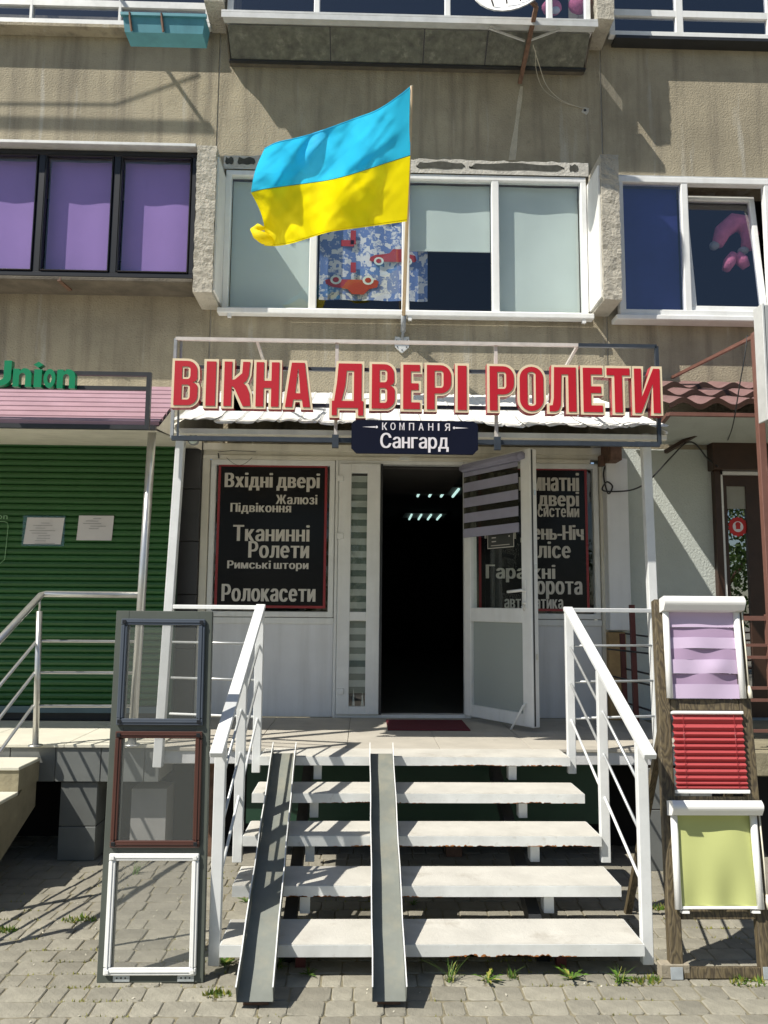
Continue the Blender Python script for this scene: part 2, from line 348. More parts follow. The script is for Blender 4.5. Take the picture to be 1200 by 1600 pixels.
def glyph_quads(ch):
    """pieces of one character in em units (own outlines where the font's contours overlap)"""
    if ch in _G: return _G[ch]
    t = .088; h = .54; own = {
        'н': _rc(0, 0, t, h)+_rc(.35, 0, .35+t, h)+_rc(t, .23, .35, .23+t*.9),
        'ь': _rc(0, 0, t, h)+_bowl(t, .43, 0, .33, t*.9),
        'ю': _rc(0, 0, t, h)+_rc(t, .23, .2, .31)+_ring(.46, h/2, .26, h/2+.01, t, 0, 360, 20),
        'е': _ring(.24, h/2, .24, h/2+.01, t, 0, 318, 18)+_rc(.06, .24, .44, .315),
        'я': _rc(.36, 0, .36+t, h)+_bowl(.02, .36, .20, h, t*.9, True)+[[(0, 0), (.10, 0), (.25, .22), (.15, .22)]],
        'Я': _rc(.44, 0, .44+t, .73)+_bowl(.01, .44, .30, .73, t, True)+[[(0, 0), (.11, 0), (.30, .32), (.19, .32)]],
        'Р': _rc(0, 0, .095, .73)+_bowl(.095, .51, .27, .73, t*.95),
        'І': _rc(0, 0, .10, .73), 'І'.lower(): None}
    own.pop('І'.lower(), None)
    if ch in own: _G[ch] = own[ch]
    else:
        V, Fc = text_mesh(ch, 0); x0 = min(v.x for v in V); _G[ch] = [[(V[i].x-x0, V[i].y) for i in f] for f in Fc]
    return _G[ch]
def put_text(mb, s, x0, x1, z0, z1, y, bold=.03, thick=0, fn=None):
    """fit the text into the x/z rectangle (z0 = lowest, z1 = highest ink) on the plane y"""
    Q = []; cx_ = 0
    for ch in s:
        if ch == ' ': cx_ += .20; continue
        g = _rc(0, .2, .22, .29) if ch == '-' else glyph_quads(ch); wd = max(p[0] for f in g for p in f)
        Q += [[(p[0]+cx_, p[1]) for p in f] for f in g]; cx_ += wd+.085+bold*1.6
    ax0 = min(p[0] for f in Q for p in f); ax1 = max(p[0] for f in Q for p in f); ay0 = min(p[1] for f in Q for p in f); ay1 = max(p[1] for f in Q for p in f)
    sh = bold*1.1*(z1-z0); n_ = 0
    for q_, dx_ in enumerate((-1, 0, 1)):
        for fi_, f in enumerate(Q):
            d_ = .0003*q_+.00003*(fi_ % 9); P3 = []
            for p in f:
                X = x0+sh+(p[0]-ax0)/(ax1-ax0)*(x1-x0-2*sh)+dx_*sh; Z = z0+(p[1]-ay0)/(ay1-ay0)*(z1-z0); P3.append((X, y-d_, Z))
            mb.add(P3, [tuple(range(len(f)))])

# ================================================================== GROUND
g = MB(); g.box(-60, 60, -60, 60, -.5, -.0055); ground = part('ground', g, M['sand'], kind='structure')
PM = []
def stone_mesh(wd, dp=.1165, seed=0):
    rnd = random.Random(seed); c = .011; h = .0
    hx, hy = wd/2, dp/2
    def ring(ins, z, cc):
        a, b = hx-ins, hy-ins
        return [(-a+cc, -b, z), (a-cc, -b, z), (a, -b+cc, z), (a, b-cc, z), (a-cc, b, z), (-a+cc, b, z), (-a, b-cc, z), (-a, -b+cc, z)]
    j = [(rnd.uniform(-.003, .003), rnd.uniform(-.003, .003)) for _ in range(8)]
    vs = []
    for ins, z, cc in ((0, -.03, c), (.001, -.004, c), (.005, 0, c*.9)):
        vs += [(p[0]+j[i][0], p[1]+j[i][1], p[2]) for i, p in enumerate(ring(ins, z, cc))]
    fs = []
    for r in range(2):
        for i in range(8): fs.append((r*8+i, r*8+(i+1) % 8, (r+1)*8+(i+1) % 8, (r+1)*8+i))
    fs.append(tuple(range(16, 24)))
    return vs, fs
variants = []
for wd in (.086, .115, .145, .172):
    for k in range(3):
        vs, fs = stone_mesh(wd, seed=k+int(wd*1000)); variants.append((wd, vs, fs))
mesh_cache = {}
far = MB(); count = 0; rnd = random.Random(11)
cells = []
yy = .6
row = 0
while yy < 6.35:
    xx = -5.2+rnd.uniform(0, .1)
    while xx < 5.2:
        i = rnd.randrange(len(variants)); wd = variants[i][0]
        cells.append((xx+wd/2, yy, i)); xx += wd+.0035
    yy += .121; row += 1
def near_score(c):
    x, y, i = c
    vis = (3.22 < y < 5.2) and (abs(x-.1) < .545*y+.05)
    return y if vis else 99
cells.sort(key=near_score)
for n_, (x, y, i) in enumerate(cells):
    wd, vs, fs = variants[i]
    dz = rnd.uniform(-.003, .002); rx, ry, rz = rnd.gauss(0, .013), rnd.gauss(0, .013), rnd.gauss(0, .018)
    if n_ < 298:
        if i not in mesh_cache:
            mb = MB(); mb.add(vs, fs); o = part('paving_stone', mb, M['stone'], ground); mesh_cache[i] = o; o.location = (x, y, dz); o.rotation_euler = (rx, ry, rz)
        else: copy_piece(mesh_cache[i], ground, (x, y, dz), (rx, ry, rz))
    else:
        far.add([(x+p[0]-p[1]*rz, y+p[1]+p[0]*rz, p[2]+dz+p[0]*ry+p[1]*rx) for p in vs], fs)
part('paving_stones', far, M['stone2'], ground, kind='stuff')
mb = MB(); mb.box(-60, 60, -60, .52, -.1, -.004); part('paved_yard', mb, M['stone2'], kind='structure')

# ================================================================== BUILDING
WY = 6.48
bld = thing('apartment_building', 'weathered concrete panel apartment building with a white framed shop on its ground floor', 'building', (0, WY, 0))
def wall(mb, x0, x1, z0, z1, y0, y1, holes):
    xs = sorted(set([x0, x1]+[h[0] for h in holes]+[h[1] for h in holes])); zs = sorted(set([z0, z1]+[h[2] for h in holes]+[h[3] for h in holes]))
    xs = [x for x in xs if x0 <= x <= x1]; zs = [z for z in zs if z0 <= z <= z1]
    solid = lambda a, b: not any(h[0]-1e-6 <= a <= h[1]+1e-6 and h[2]-1e-6 <= b <= h[3]+1e-6 for h in holes)
    for i in range(len(xs)-1):
        for j in range(len(zs)-1):
            a, b, c, d = xs[i], xs[i+1], zs[j], zs[j+1]; mx, mz = (a+b)/2, (c+d)/2
            if not solid(mx, mz): continue
            mb.quad((a, y0, c), (b, y0, c), (b, y0, d), (a, y0, d)); mb.quad((b, y1, c), (a, y1, c), (a, y1, d), (b, y1, d))
            for (ok, q) in ((i > 0 and solid((xs[i-1]+a)/2, mz), ((a, y1, c), (a, y0, c), (a, y0, d), (a, y1, d))),
                            (i < len(xs)-2 and solid((xs[min(i+2, len(xs)-1)]+b)/2, mz), ((b, y0, c), (b, y1, c), (b, y1, d), (b, y0, d))),
                            (j > 0 and solid(mx, (zs[j-1]+c)/2), ((a, y1, c), (b, y1, c), (b, y0, c), (a, y0, c))),
                            (j < len(zs)-2 and solid(mx, (zs[min(j+2, len(zs)-1)]+d)/2), ((a, y0, d), (b, y0, d), (b, y1, d), (a, y1, d)))):
                if not ok: mb.quad(*q)
JL, JR = -1.325, 2.055
WL = dict(x0=-6, x1=-1.42, z0=4.16, z1=5.27)
# upper wall in three panels with open joints between them
holesL = [(ax(-325, 330, 6.18)+.1, -1.46, 4.3, 5.2), (ax(-300, 20, 6.36)+.1, -1.46, 6.75, 9.2)]
holesC = [(-1.2, 1.86, 4.1, 5.3), (-1.2, 1.86, 6.8, 9.2)]
holesR = [(2.15, ax(1330, 380, 6.36)-.1, 4.05, 5.32), (2.15, ax(1340, 30, 6.36)-.1, 6.7, 9.2)]
for (a, b, hs) in ((-7.5, JL-.006, holesL), (JL+.006, JR-.006, holesC), (JR+.006, 8, holesR)):
    for (c, d) in ((2.93, 6.0),):
        mb = MB(); wall(mb, a, b, 2.93, 10.2, WY, WY+.3, hs); part('wall_panel', mb, M['concrete'], bld)
mb = MB(); mb.box(JL-.02, JL+.02, WY+.012, WY+.28, 2.95, 9.5); part('joint_seal', mb, M['foam'], bld)
mb = MB(); mb.box(JR-.02, JR+.02, WY+.012, WY+.28, 2.95, 9.5); part('joint_seal', mb, M['foam'], bld)
# rooms behind the upper windows (dark)
for (a, b, c, d) in ((-6, JL-.05, 4.1, 5.35), (JL+.05, JR-.05, 4.0, 5.4), (JR+.05, 6.4, 3.95, 5.4), (-6, JL-.05, 6.6, 9.5), (JL+.05, JR-.05, 6.6, 9.5), (JR+.05, 6.4, 6.6, 9.5)):
    mb = MB(); y0 = WY+.31
    mb.quad((a, y0+1.6, c), (b, y0+1.6, c), (b, y0+1.6, d), (a, y0+1.6, d)); mb.quad((a, y0, c), (b, y0, c), (b, y0+1.6, c), (a, y0+1.6, c))
    mb.quad((a, y0, d), (b, y0, d), (b, y0+1.6, d), (a, y0+1.6, d)); mb.quad((a, y0, c), (a, y0+1.6, c), (a, y0+1.6, d), (a, y0, d)); mb.quad((b, y0, c), (b, y0+1.6, c), (b, y0+1.6, d), (b, y0, d))
    part('room', mb, M['void'], bld)

mb = MB()                                                # hairline cracks and drip marks with thickness
lp = MB()
for (u0, v0, u1, v1) in ((815, 135, 800, 250), (815, 135, 828, 250)):
    a, b = at(u0, v0, WY), at(u1, v1, WY); n_ = 14
    for k in range(n_):
        t0, t1 = k/n_, (k+1)/n_; wa = .012+.016*t0+.004*sin(9*t0); wb = .012+.016*t1+.004*sin(9*t1)
        A = a.lerp(b, t0); B = a.lerp(b, t1); lp.quad((A.x-wa, WY-.002, A.z), (B.x-wb, WY-.002, B.z), (B.x+wb, WY-.002, B.z), (A.x+wa, WY-.002, A.z))
    if u1 == 800: part('drip_mark', lp, mat('pale_drip', (.52, .48, .38), .9, var=.15, vs=12, bump=.6, bs=75, bump2=.9, bs2=170), bld, 'pale drip mark below the satellite dish bracket'); break
# pilasters: fins of pebbledash between the bays
def rough_box(mb, x0, x1, y0, y1, z0, z1, amp=.006, st=.035, seed=1):
    bm = bmesh.new(); bmesh.ops.create_cube(bm, size=1, matrix=Matrix.Translation(((x0+x1)/2, (y0+y1)/2, (z0+z1)/2)) @ Matrix.Diagonal((x1-x0, y1-y0, z1-z0, 1)))
    n = max(2, int((z1-z0)/st))
    for k in range(1, n):
        z = z0+(z1-z0)*k/n; bmesh.ops.bisect_plane(bm, geom=bm.verts[:]+bm.edges[:]+bm.faces[:], plane_co=(0, 0, z), plane_no=(0, 0, 1))
    for k in range(1, 4):
        bmesh.ops.bisect_plane(bm, geom=bm.verts[:]+bm.edges[:]+bm.faces[:], plane_co=(x0+(x1-x0)*k/4, 0, 0), plane_no=(1, 0, 0))
    r = random.Random(seed)
    for v in bm.verts:
        if v.co.y < y0+.01: v.co.y += r.uniform(-amp, amp); v.co.x += r.uniform(-amp, amp)*.8
    mb.bm(bm)
for k, (x0, x1, z0, z1, yf) in enumerate(((-1.40, -1.245, 4.08, 5.33, 6.1), (1.915, 2.065, 4.08, 5.33, 6.1), (-1.40, -1.235, 6.62, 9.5, 6.1), (1.92, 2.065, 6.55, 9.5, 6.1))):
    mb = MB(); rough_box(mb, x0, x1, yf, WY-.001, z0, z1, seed=k); p = part('pilaster', mb, M['pilaster'], bld)
    mb = MB(); s = 1 if x0 < 0 else -1
    xi = (x1+.001, x1+.016) if x0 < 0 else (x0-.016, x0-.001)
    if z0 < 5: mb.box(xi[0], xi[1], yf+.03, WY-.002, z0+.03, z1-.08); part('reveal', mb, M['reveal'], p)

# ---- windows: frames out of bars, panes, blinds
def window(xs, z0, z1, y, fm, gm, fw=.05, depth=.07, label=None, parent=bld, outer=.06, sash=0, blinds=None, bm_=None, skip=(), zt=None):
    """xs = x of the frame's edges and mullion centres"""
    root_mb = MB()
    x0, x1 = xs[0], xs[-1]
    root_mb.box(x0, x1, y-.0, y+depth, z1-outer, z1, .006); root_mb.box(x0, x1, y-.0, y+depth, z0, z0+outer, .006)
    root_mb.box(x0, x0+outer, y, y+depth, z0+outer-.006, z1-outer+.006, .006); root_mb.box(x1-outer, x1, y, y+depth, z0+outer-.006, z1-outer+.006, .006)
    for x in xs[1:-1]: root_mb.box(x-fw/2, x+fw/2, y+.004, y+depth-.004, z0+outer-.006, z1-outer+.006, .006)
    wn = part('window', root_mb, fm, parent, label)
    for i in range(len(xs)-1):
        a = xs[i]+(outer if i == 0 else fw/2); b = xs[i+1]-(outer if i == len(xs)-2 else fw/2)
        c, d = z0+outer, z1-outer
        if i in skip: continue
        if sash:
            s = MB()
            for q in ((a+.003, b-.003, c+.003, c+sash), (a+.003, b-.003, d-sash, d-.003), (a+.003, a+sash, c+sash-.004, d-sash+.004), (b-sash, b-.003, c+sash-.004, d-sash+.004)):
                s.box(q[0], q[1], y-.008, y+depth*.6, q[2], q[3], .005)
            part('sash', s, fm, wn); a += sash-.004; b -= sash-.004; c += sash-.004; d -= sash-.004
        p = MB(); p.box(a, b, y+depth*.45, y+depth*.45+.006, c, d); part('pane', p, gm, wn)
        if blinds and blinds.get(i):
            bl, matb = blinds[i]; q = MB(); zt_ = d; zb_ = d-(d-c)*bl
            q.grid(lambda s_, t_: (a+(b-a)*s_, y+depth+.035+.004*sin(9*s_+i), zb_+(zt_-zb_)*t_), 8, 1)
            r = MB(); bo = part('blind', q, matb, wn)
            if bl < .98: r.box(a, b, y+depth+.025, y+depth+.037, zb_-.02, zb_); part('bottom_bar', r, matb, wn)
    return wn
# centre window
cx = lambda u, v=380: ax(u, v, 6.47)
xsC = [cx(350), cx(490), cx(634), cx(774), cx(917)]
zC0, zC1 = az(600, 492, 6.45), az(600, 270, 6.45)
wc = window(xsC, zC0, zC1, 6.45, M['pvc'], M['glass'], fw=.065, outer=.05, sash=.0, blinds={0: (1, M['blind']), 2: (.5, M['blind']), 3: (1, M['blind'])}, label='white four-pane window with pale blinds above the shop')
mb = MB(); mb.box(xsC[0]-.02, xsC[-1]+.02, 6.36, 6.449, zC0-.035, zC0+.01, .006)
for u in (365, 640, 905): mb.box(cx(u)-.015, cx(u)+.015, 6.37, 6.40, zC0-.07, zC0-.036)
part('sill', mb, M['pvc'], wc)
mb = MB(); r = random.Random(4)                       # ragged mortar band with dark pockets over the frame
zt0 = zC1+.001; n = 60
pts = []
for i in range(n+1):
    x = xsC[0]-.02+(xsC[-1]-xsC[0]+.04)*i/n; pts.append((x, zt0+.125+r.uniform(-.008, .01)))
for i in range(n):
    (a, c), (b, d) = pts[i], pts[i+1]
    mb.quad((a, 6.44, zt0), (b, 6.44, zt0), (b, 6.44, d), (a, 6.44, c)); mb.quad((a, 6.44, c), (b, 6.44, d), (b, 6.479, d), (a, 6.479, c))
part('mortar_band', mb, M['foam'], bld)
mb = MB()
for (a, b) in ((353, 366), (372, 400), (650, 726), (732, 880), (888, 902), (410, 560), (566, 640)):
    x0, x1 = cx(a, 255), cx(b, 255); m_ = 14
    top = [(x0+(x1-x0)*k/m_, zt0+.082+.008*sin(k*.7+a)+(.02 if 0 < k < m_ else -.03)) for k in range(m_+1)]
    bot = [(x0+(x1-x0)*k/m_, zt0+.052+.004*sin(k*.9+b)-(.01 if 0 < k < m_ else -.02)) for k in range(m_+1)]
    mb = MB()
    for k in range(m_): mb.quad((bot[k][0], 6.4375, bot[k][1]), (bot[k+1][0], 6.4375, bot[k+1][1]), (top[k+1][0], 6.4375, top[k+1][1]), (top[k][0], 6.4375, top[k][1]))
    part('mortar_gap', mb, M['gap'], bld)
# curtain with printed cars
cur = thing('curtain', 'curtain printed with red vintage cars and blue pictures behind the centre window', 'curtain', (0, 6.6, zC0))
cz0, cz1 = az(600, 470, 6.6), az(600, 300, 6.6); cxa, cxb = ax(499, 420, 6.6), ax(668, 420, 6.6)
mb = MB(); mb.grid(lambda s, t: (cxa+(cxb-cxa)*s, 6.6+.008*sin(s*22), cz0+(cz1-cz0)*t), 30, 1); part('cloth', mb, M['curtain'], cur)
def car(mb_b, mb_w, u0, v0, L, flip, y=6.585):
    o = at(u0, v0, y); s = at(u0+L, v0, y).x-o.x; f = -1 if flip else 1
    prof = [(0, .10), (.02, .2), (.12, .27), (.30, .30), (.42, .33), (.50, .46), (.72, .47), (.82, .32), (.97, .27), (1, .12), (.96, .07), (.05, .07)]
    n0 = len(mb_b.v); mb_b.add([(o.x+s*p[0], y, o.z+f*s*p[1]*.72) for p in prof], [tuple(range(len(prof)))])
    for wx in (.2, .8):
        for rad, mbb, dy in ((.105, mb_w, .0015), (.06, mb_b, .003)):
            vs = [(o.x+s*(wx+rad*cos(a*pi/6)), y-dy, o.z+f*s*(.06+rad*.85*sin(a*pi/6))) for a in range(12)]; mbb.add(vs, [tuple(range(12))])
b_, w_ = MB(), MB(); car(b_, w_, 577, 412, 74, False); car(b_, w_, 508, 432, 84, True)
for (u, v, du, dv) in ((548, 360, 8, 22), (548, 410, 8, 16), (533, 375, 20, 10)):
    p = at(u, v, 6.586); q = at(u+du, v+dv, 6.586); b_.box(p.x, q.x, 6.585, 6.586, q.z, p.z)
part('printed_car', b_, mat('print_red', (.34, .018, .025), .8), cur); part('printed_wheel', w_, M['blind'], cur)

# purple left bay window (black frame), projecting on a box
py = 6.18
pxs = [ax(-330, 330, py), ax(-185, 330, py), ax(-62, 330, py), ax(61, 330, py), ax(180, 330, py), ax(306, 330, py)]
pz0, pz1 = az(150, 433, py), az(150, 235, py)
wp = window(pxs, pz0, pz1, py, M['blackframe'], M['glasspurple'], fw=.06, outer=.045, depth=.06, sash=.014, blinds={i: (1, M['purple']) for i in range(5)}, label='black framed bay window with purple blinds')
mb = MB(); mb.box(pxs[0], pxs[-1], py-.01, WY-.002, pz0-.035, pz0-.002, .006); part('bay_base', mb, M['underside'], bld)
mb = MB(); mb.box(pxs[0], pxs[-1]-.0, py-.085, WY-.002, pz1+.002, pz1+.03, .004); part('drip_cap', mb, M['flash'], bld)
mb = MB(); mb.bar(at(92, 436, 6.17), at(110, 452, 6.35), .03, .03); part('bracket', mb, M['rusty'], bld)
mb = MB(); mb.box(pxs[0]-.0, pxs[0]+.02, py+.02, WY, pz0, pz1); mb.box(pxs[-1]-.02, pxs[-1]-.0, py+.02, WY, pz0, pz1); part('bay_side', mb, M['black'], bld)
# right bay window (white), a blue sheet behind one pane paints the reflected sky
ry = 6.36
rxs = [ax(966, 380, ry), ax(1073, 380, ry), ax(1204, 380, ry), ax(1330, 380, ry)]
rz0, rz1 = az(1080, 494, ry), az(1080, 277, ry)
wr = window(rxs, rz0, rz1, ry, M['pvc'], M['glassdark'], fw=.06, outer=.055, depth=.07, blinds={0: (1, M['sky_sheet'])}, skip=(1,), label='white bay window with dark glass and a tilted sash')
mb = MB(); mb.box(rxs[0]-.04, rxs[-1], ry-.03, WY-.003, rz0-.045, rz0-.002, .006)
part('bay_base', mb, M['pvc'], bld)
mb = MB(); mb.box(rxs[0]+.01, rxs[-1], ry+.02, WY-.002, rz1+.001, rz1+.02); part('drip_cap', mb, M['flash'], bld)
# tilted sash: hinged at the bottom, its top leaning into the room
a, b = rxs[1]+.035, rxs[2]-.035; c, d = rz0+.06, rz1-.06; tl = radians(7)
Mt = Matrix.Translation((0, ry+.03, c)) @ Matrix.Rotation(-tl, 4, 'X')
s = MB(Mt); H = d-c
for q in ((a, b, 0, .05), (a, b, H-.05, H), (a, a+.05, .046, H-.046), (b-.05, b, .046, H-.046)): s.box(q[0], q[1], 0, .05, q[2], q[3], .006)
ts = part('sash', s, M['pvc'], wr, 'tilted open sash'); p = MB(Mt); p.box(a+.045, b-.045, .02, .026, .045, H-.045); part('pane', p, M['glassdark'], wr)
# plush toy hanging behind
toy = thing('plush_toy', 'pink plush toy with grey paws lying against the tilted right window', 'toy', tuple(at(1145, 415, 6.64)))
T = lambda u, v: at(u-4, v, 6.64)
mb = MB()
mb.tube([T(1125, 383), T(1133, 362), T(1150, 348), T(1168, 350), T(1176, 368), T(1172, 388)], [.05, .075, .085, .085, .075, .055], 12)
part('arm', mb, M['pinktoy'], toy)
mb = MB()
for (u, v, u2, v2) in ((1150, 396, 1138, 422), (1156, 396, 1170, 418)): mb.tube([T(u, v), T((u+u2)/2, (v+v2)/2), T(u2, v2)], [.03, .055, .035], 10)
part('ear', mb, M['pinktoy'], toy)
mb = MB(); mb.ball(T(1120, 384), (.045, .045, .04)); mb.ball(T(1165, 392), (.05, .045, .035)); part('paw', mb, M['toytip'], toy)

# upper floor: glazed balconies
def tilted(mb, x0, x1, y0, z0, y1, z1, th):
    mb.add([(x, y0+d, z0) if k == 0 else (x, y1+d, z1) for x in (x0, x1) for d in (0, th) for k in (0, 1)], [(0, 1, 3, 2), (4, 6, 7, 5), (0, 4, 5, 1), (2, 3, 7, 6), (0, 2, 6, 4), (1, 5, 7, 3)])
def balcony(xs, zb, zs_, y, panels, sill_over, fm, ztop=9.3, label=None, pm=None, fw=.05, rail=None):
    w_ = window(xs, zs_, ztop, y+.02, fm, M['glassdark'], fw=fw, outer=.05, depth=.06, label=label)
    if rail:
        mb = MB(); mb.box(xs[0]+.05, xs[-1]-.05, y+.025, y+.075, rail, rail+.06); part('transom', mb, fm, w_)
    if sill_over:
        mb = MB(); mb.box(xs[0]-.02, xs[-1]+.02, y-sill_over, y+.02, zs_-.025, zs_-.001, .004)
        mb.box(xs[0]-.02, xs[-1]+.02, y-sill_over, y-sill_over+.006, zs_-.07, zs_-.025); part('sill', mb, M['flash'], w_)
    return w_
by = 6.15; byb = 6.40
zbb, zbs = az(640, 101, byb), az(640, 23, by-.1)
bx0, bx1 = ax(356, 60, 6.25), ax(920, 70, 6.25)
bcx = [bx0, ax(515, 60, by), ax(664, 60, by), ax(764, 60, by), bx1]
wb = balcony([bx0, ax(495, 5, by), ax(700, 5, by), ax(860, 5, by), bx1], zbb, zbs, by, 4, .11, M['pvc'], label='white framed balcony glazing over wired glass panels')
for i in range(4):
    mb = MB(); tilted(mb, bcx[i]+.007, bcx[i+1]-.007, byb, zbb+.012, by+.03, zbs-.03, .02); part('balcony_panel', mb, M['panelglazing'], bld)
mb = MB(); mb.box(bx0-.012, bx1+.012, byb-.006, byb+.03, zbb-.006, zbb+.008)
for x in bcx[1:-1]: tilted(mb, x-.006, x+.006, byb-.006, zbb+.009, by+.024, zbs-.03, .02)
part('balcony_edge', mb, M['black'], bld)
mb = MB()
for x in (bx0-.012, bx1+.002): mb.add([(x+d, yy_, zz_) for d in (0, .01) for (yy_, zz_) in ((byb, zbb), (WY, zbb), (WY, zbs-.03), (by+.03, zbs-.03))], [(0, 1, 2, 3), (7, 6, 5, 4), (0, 4, 5, 1), (1, 5, 6, 2), (2, 6, 7, 3), (3, 7, 4, 0)])
mb.box(bx0, bx1, byb+.031, WY, zbb-.005, zbb+.02); part('balcony_floor', mb, M['underside'], bld)
zl = az(100, 37, 6.36)
wl = balcony([ax(-300, 20, 6.36), ax(-100, 20, 6.36), ax(48, 20, 6.36), ax(187, 20, 6.36), ax(330, 20, 6.36)], 0, zl, 6.34, 0, 0, M['flash'], label='upper left window with dark blue glass', fw=.03, rail=az(100, 8, 6.36))
mb = MB(); mb.box(-5.5, JL-.1, 6.35, WY-.003, zl-.03, zl-.002); part('bay_base', mb, M['concrete'], bld)
zr = az(1080, 58, 6.36)
wr2 = balcony([ax(952, 30, 6.36), ax(1062, 30, 6.36), ax(1205, 30, 6.36), ax(1340, 30, 6.36)], 0, zr, 6.34, 0, 0, M['pvc'], label='upper right white window with dark blue glass', fw=.07, rail=az(1080, 26, 6.36))
mb = MB(); mb.box(JR+.1, 5.6, 6.35, WY-.003, zr-.03, zr-.002); part('bay_base', mb, M['black'], bld)
# toys behind the upper glazing
ty = thing('plush_toy', 'red and white plush toys behind the upper balcony glazing beside the satellite dish', 'toy', tuple(at(880, 12, 6.3)))
mb = MB(); mb.ball(at(862, 12, 6.3), (.09, .06, .07)); mb.ball(at(905, 8, 6.3), (.10, .06, .08)); part('body', mb, M['pinktoy'], ty)
mb = MB(); mb.ball(at(868, 16, 6.25), (.04, .03, .03)); part('head', mb, M['whitetoy'], ty)

# ---- ground floor facade
LZ = .7115
# shop infill: lintel, side posts, base panels and two show windows
sx0, sx1 = -1.345, 2.0
dx0, dx1 = -.235, .86                       # double-door frame
mb = MB(); mb.box(sx0, sx1, 6.49, 6.62, 2.835, 2.93, .004); mb.box(sx0, sx1, 6.46, 6.49, 2.87, 2.93, .004); part('lintel', mb, M['pvc_cream'], bld)
mb = MB(); mb.box(sx0, sx1-.12, 6.47, 6.5, 2.80, 2.833, .004); part('lintel_trim', mb, M['pvc_cream'], bld)
for (a, b) in ((sx0, sx0+.06), (1.955, sx1)):
    mb = MB(); mb.box(a, b, 6.47, 6.6, LZ, 2.80, .004); part('jamb', mb, M['pvc_cream'], bld)
for (a, b) in ((sx0+.062, dx0-.012), (dx1+.012, 1.953)):
    mb = MB(); mb.box(a, b, 6.505, 6.58, LZ, 1.47, .004); pn = part('base_panel', mb, M['white_panel'], bld)
    mb = MB(); mb.box(a, b, 6.49, 6.504, 1.45, 1.50, .003); part('sill', mb, M['pvc'], pn)
def shop_window(a, b, z0, z1, label):
    w_ = window([a, b], z0, z1, 6.49, M['pvc'], M['glass'], outer=.045, label=label); return w_
swl = shop_window(sx0+.065, dx0-.015, 1.505, 2.80, 'left show window with black lettered film')
swr = shop_window(dx1+.015, 1.95, 1.505, 2.80, 'right show window with black lettered film behind the open door')
def film(parent, a, b, z0, z1, y=6.512):
    mb = MB(); mb.box(a+.02, b-.02, y, y+.003, z0+.02, z1-.02); part('film', mb, M['posterblack'], parent)
    mb = MB()
    for q in ((a, b, z0, z0+.02), (a, b, z1-.02, z1), (a, a+.02, z0+.02, z1-.02), (b-.02, b, z0+.02, z1-.02)): mb.box(q[0], q[1], y-.001, y+.003, q[2], q[3])
    part('film_border', mb, M['posterred'], parent)
fl = (ax(338, 840, 6.51), ax(510, 840, 6.51), az(425, 950, 6.51), az(425, 726, 6.51))
film(swl, *fl)
fr_ = (ax(748, 840, 6.51), ax(919, 840, 6.51), az(860, 955, 6.51), az(860, 731, 6.51))
film(swr, *fr_)
def lines(parent, L, y=6.509, bold=.043):
    for (s, u0, u1, v0, v1) in L:              # ink box in the photograph: left, right, top, bottom
        mb = MB(); zt = az((u0+u1)/2, v0, y); zb = az((u0+u1)/2, v1, y)
        put_text(mb, s, ax(u0, (v0+v1)/2, y), ax(u1, (v0+v1)/2, y), zb, zt, y, bold); part('lettering', mb, M['postertext'], parent)
lines(swl, [('Вхідні двері', 351, 500, 739, 768), ('Жалюзі', 431, 496, 773, 788), ('Підвіконня', 360, 455, 786, 803), ('Тканинні', 364, 484, 820, 846),
            ('Ролети', 388, 483, 846, 872), ('Римські штори', 355, 482, 876, 892), ('Ролокасети', 346, 493, 913, 940)])
lines(swr, [('Міжкімнатні', 765, 905, 738, 767), ('двері', 841, 905, 768, 797), ('системи', 840, 905, 794, 808), ('Ролети', 757, 806, 822, 842), ('День-Ніч', 813, 912, 820, 848),
            ('Плісе', 822, 892, 846, 872), ('Гаражні', 759, 868, 882, 910), ('ворота', 824, 910, 908, 936), ('автоматика', 788, 880, 936, 951)])
# wire thread over the left poster
mb = MB(); mb.tube([at(341, 708, 6.44), at(342, 716, 6.45)], .006); mb.tube([at(341, 706, 6.45), at(364, 704, 6.44), at(400, 706, 6.46)], .0025, 5)
mb.tube([at(354+40*(k/10), 715+12*sin(pi*k/10), 6.465) for k in range(11)], .0018, 5); part('wire', mb, M['black'], bld)

# door frame and leaves
dzt = 2.80
mb = MB(); mb.box(dx0-.01, dx0+.015, 6.47, 6.56, LZ, dzt, .004); mb.box(dx1-.04, dx1+.01, 6.47, 6.56, LZ, dzt, .004); mb.box(dx0+.016, dx1-.041, 6.47, 6.56, dzt-.03, dzt, .004)
mb.box(dx0+.016, dx1-.041, 6.47, 6.58, LZ, LZ+.025, .003); dfr = part('door_frame', mb, M['pvc'], bld)
# narrow fixed leaf
na, nb = dx0+.018, .125; nz0, nz1 = LZ+.028, dzt-.032
mb = MB(); ga, gb = ax(548, 850, 6.45), ax(573, 850, 6.45); gz = [az(560, v, 6.45) for v in (1104, 970, 956, 739)]
mb.box(na, ga, 6.44, 6.50, nz0, nz1, .005); mb.box(gb, nb, 6.44, 6.50, nz0, nz1, .005)
for (a_, b_) in ((nz0, gz[0]), (gz[1], gz[2]), (gz[3], nz1)): mb.box(ga-.003, gb+.003, 6.442, 6.498, a_, b_, .004)
leafL = part('door_leaf', mb, M['pvc'], bld, 'narrow fixed door leaf with striped blinds in its slit panes')
for (a_, b_) in ((gz[0], gz[1]), (gz[2], gz[3])):
    mb = MB(); mb.box(ga, gb, 6.465, 6.471, a_, b_); part('pane', mb, M['glass'], leafL)
mb = MB(); mb2 = MB()
z = gz[3]-.02; k = 0
while z > gz[0]+.12:
    (mb if k % 2 == 0 else mb2).box(ga, gb, 6.48+.004*(k % 2), 6.4815+.004*(k % 2), z-.052, z); z -= .052; k += 1
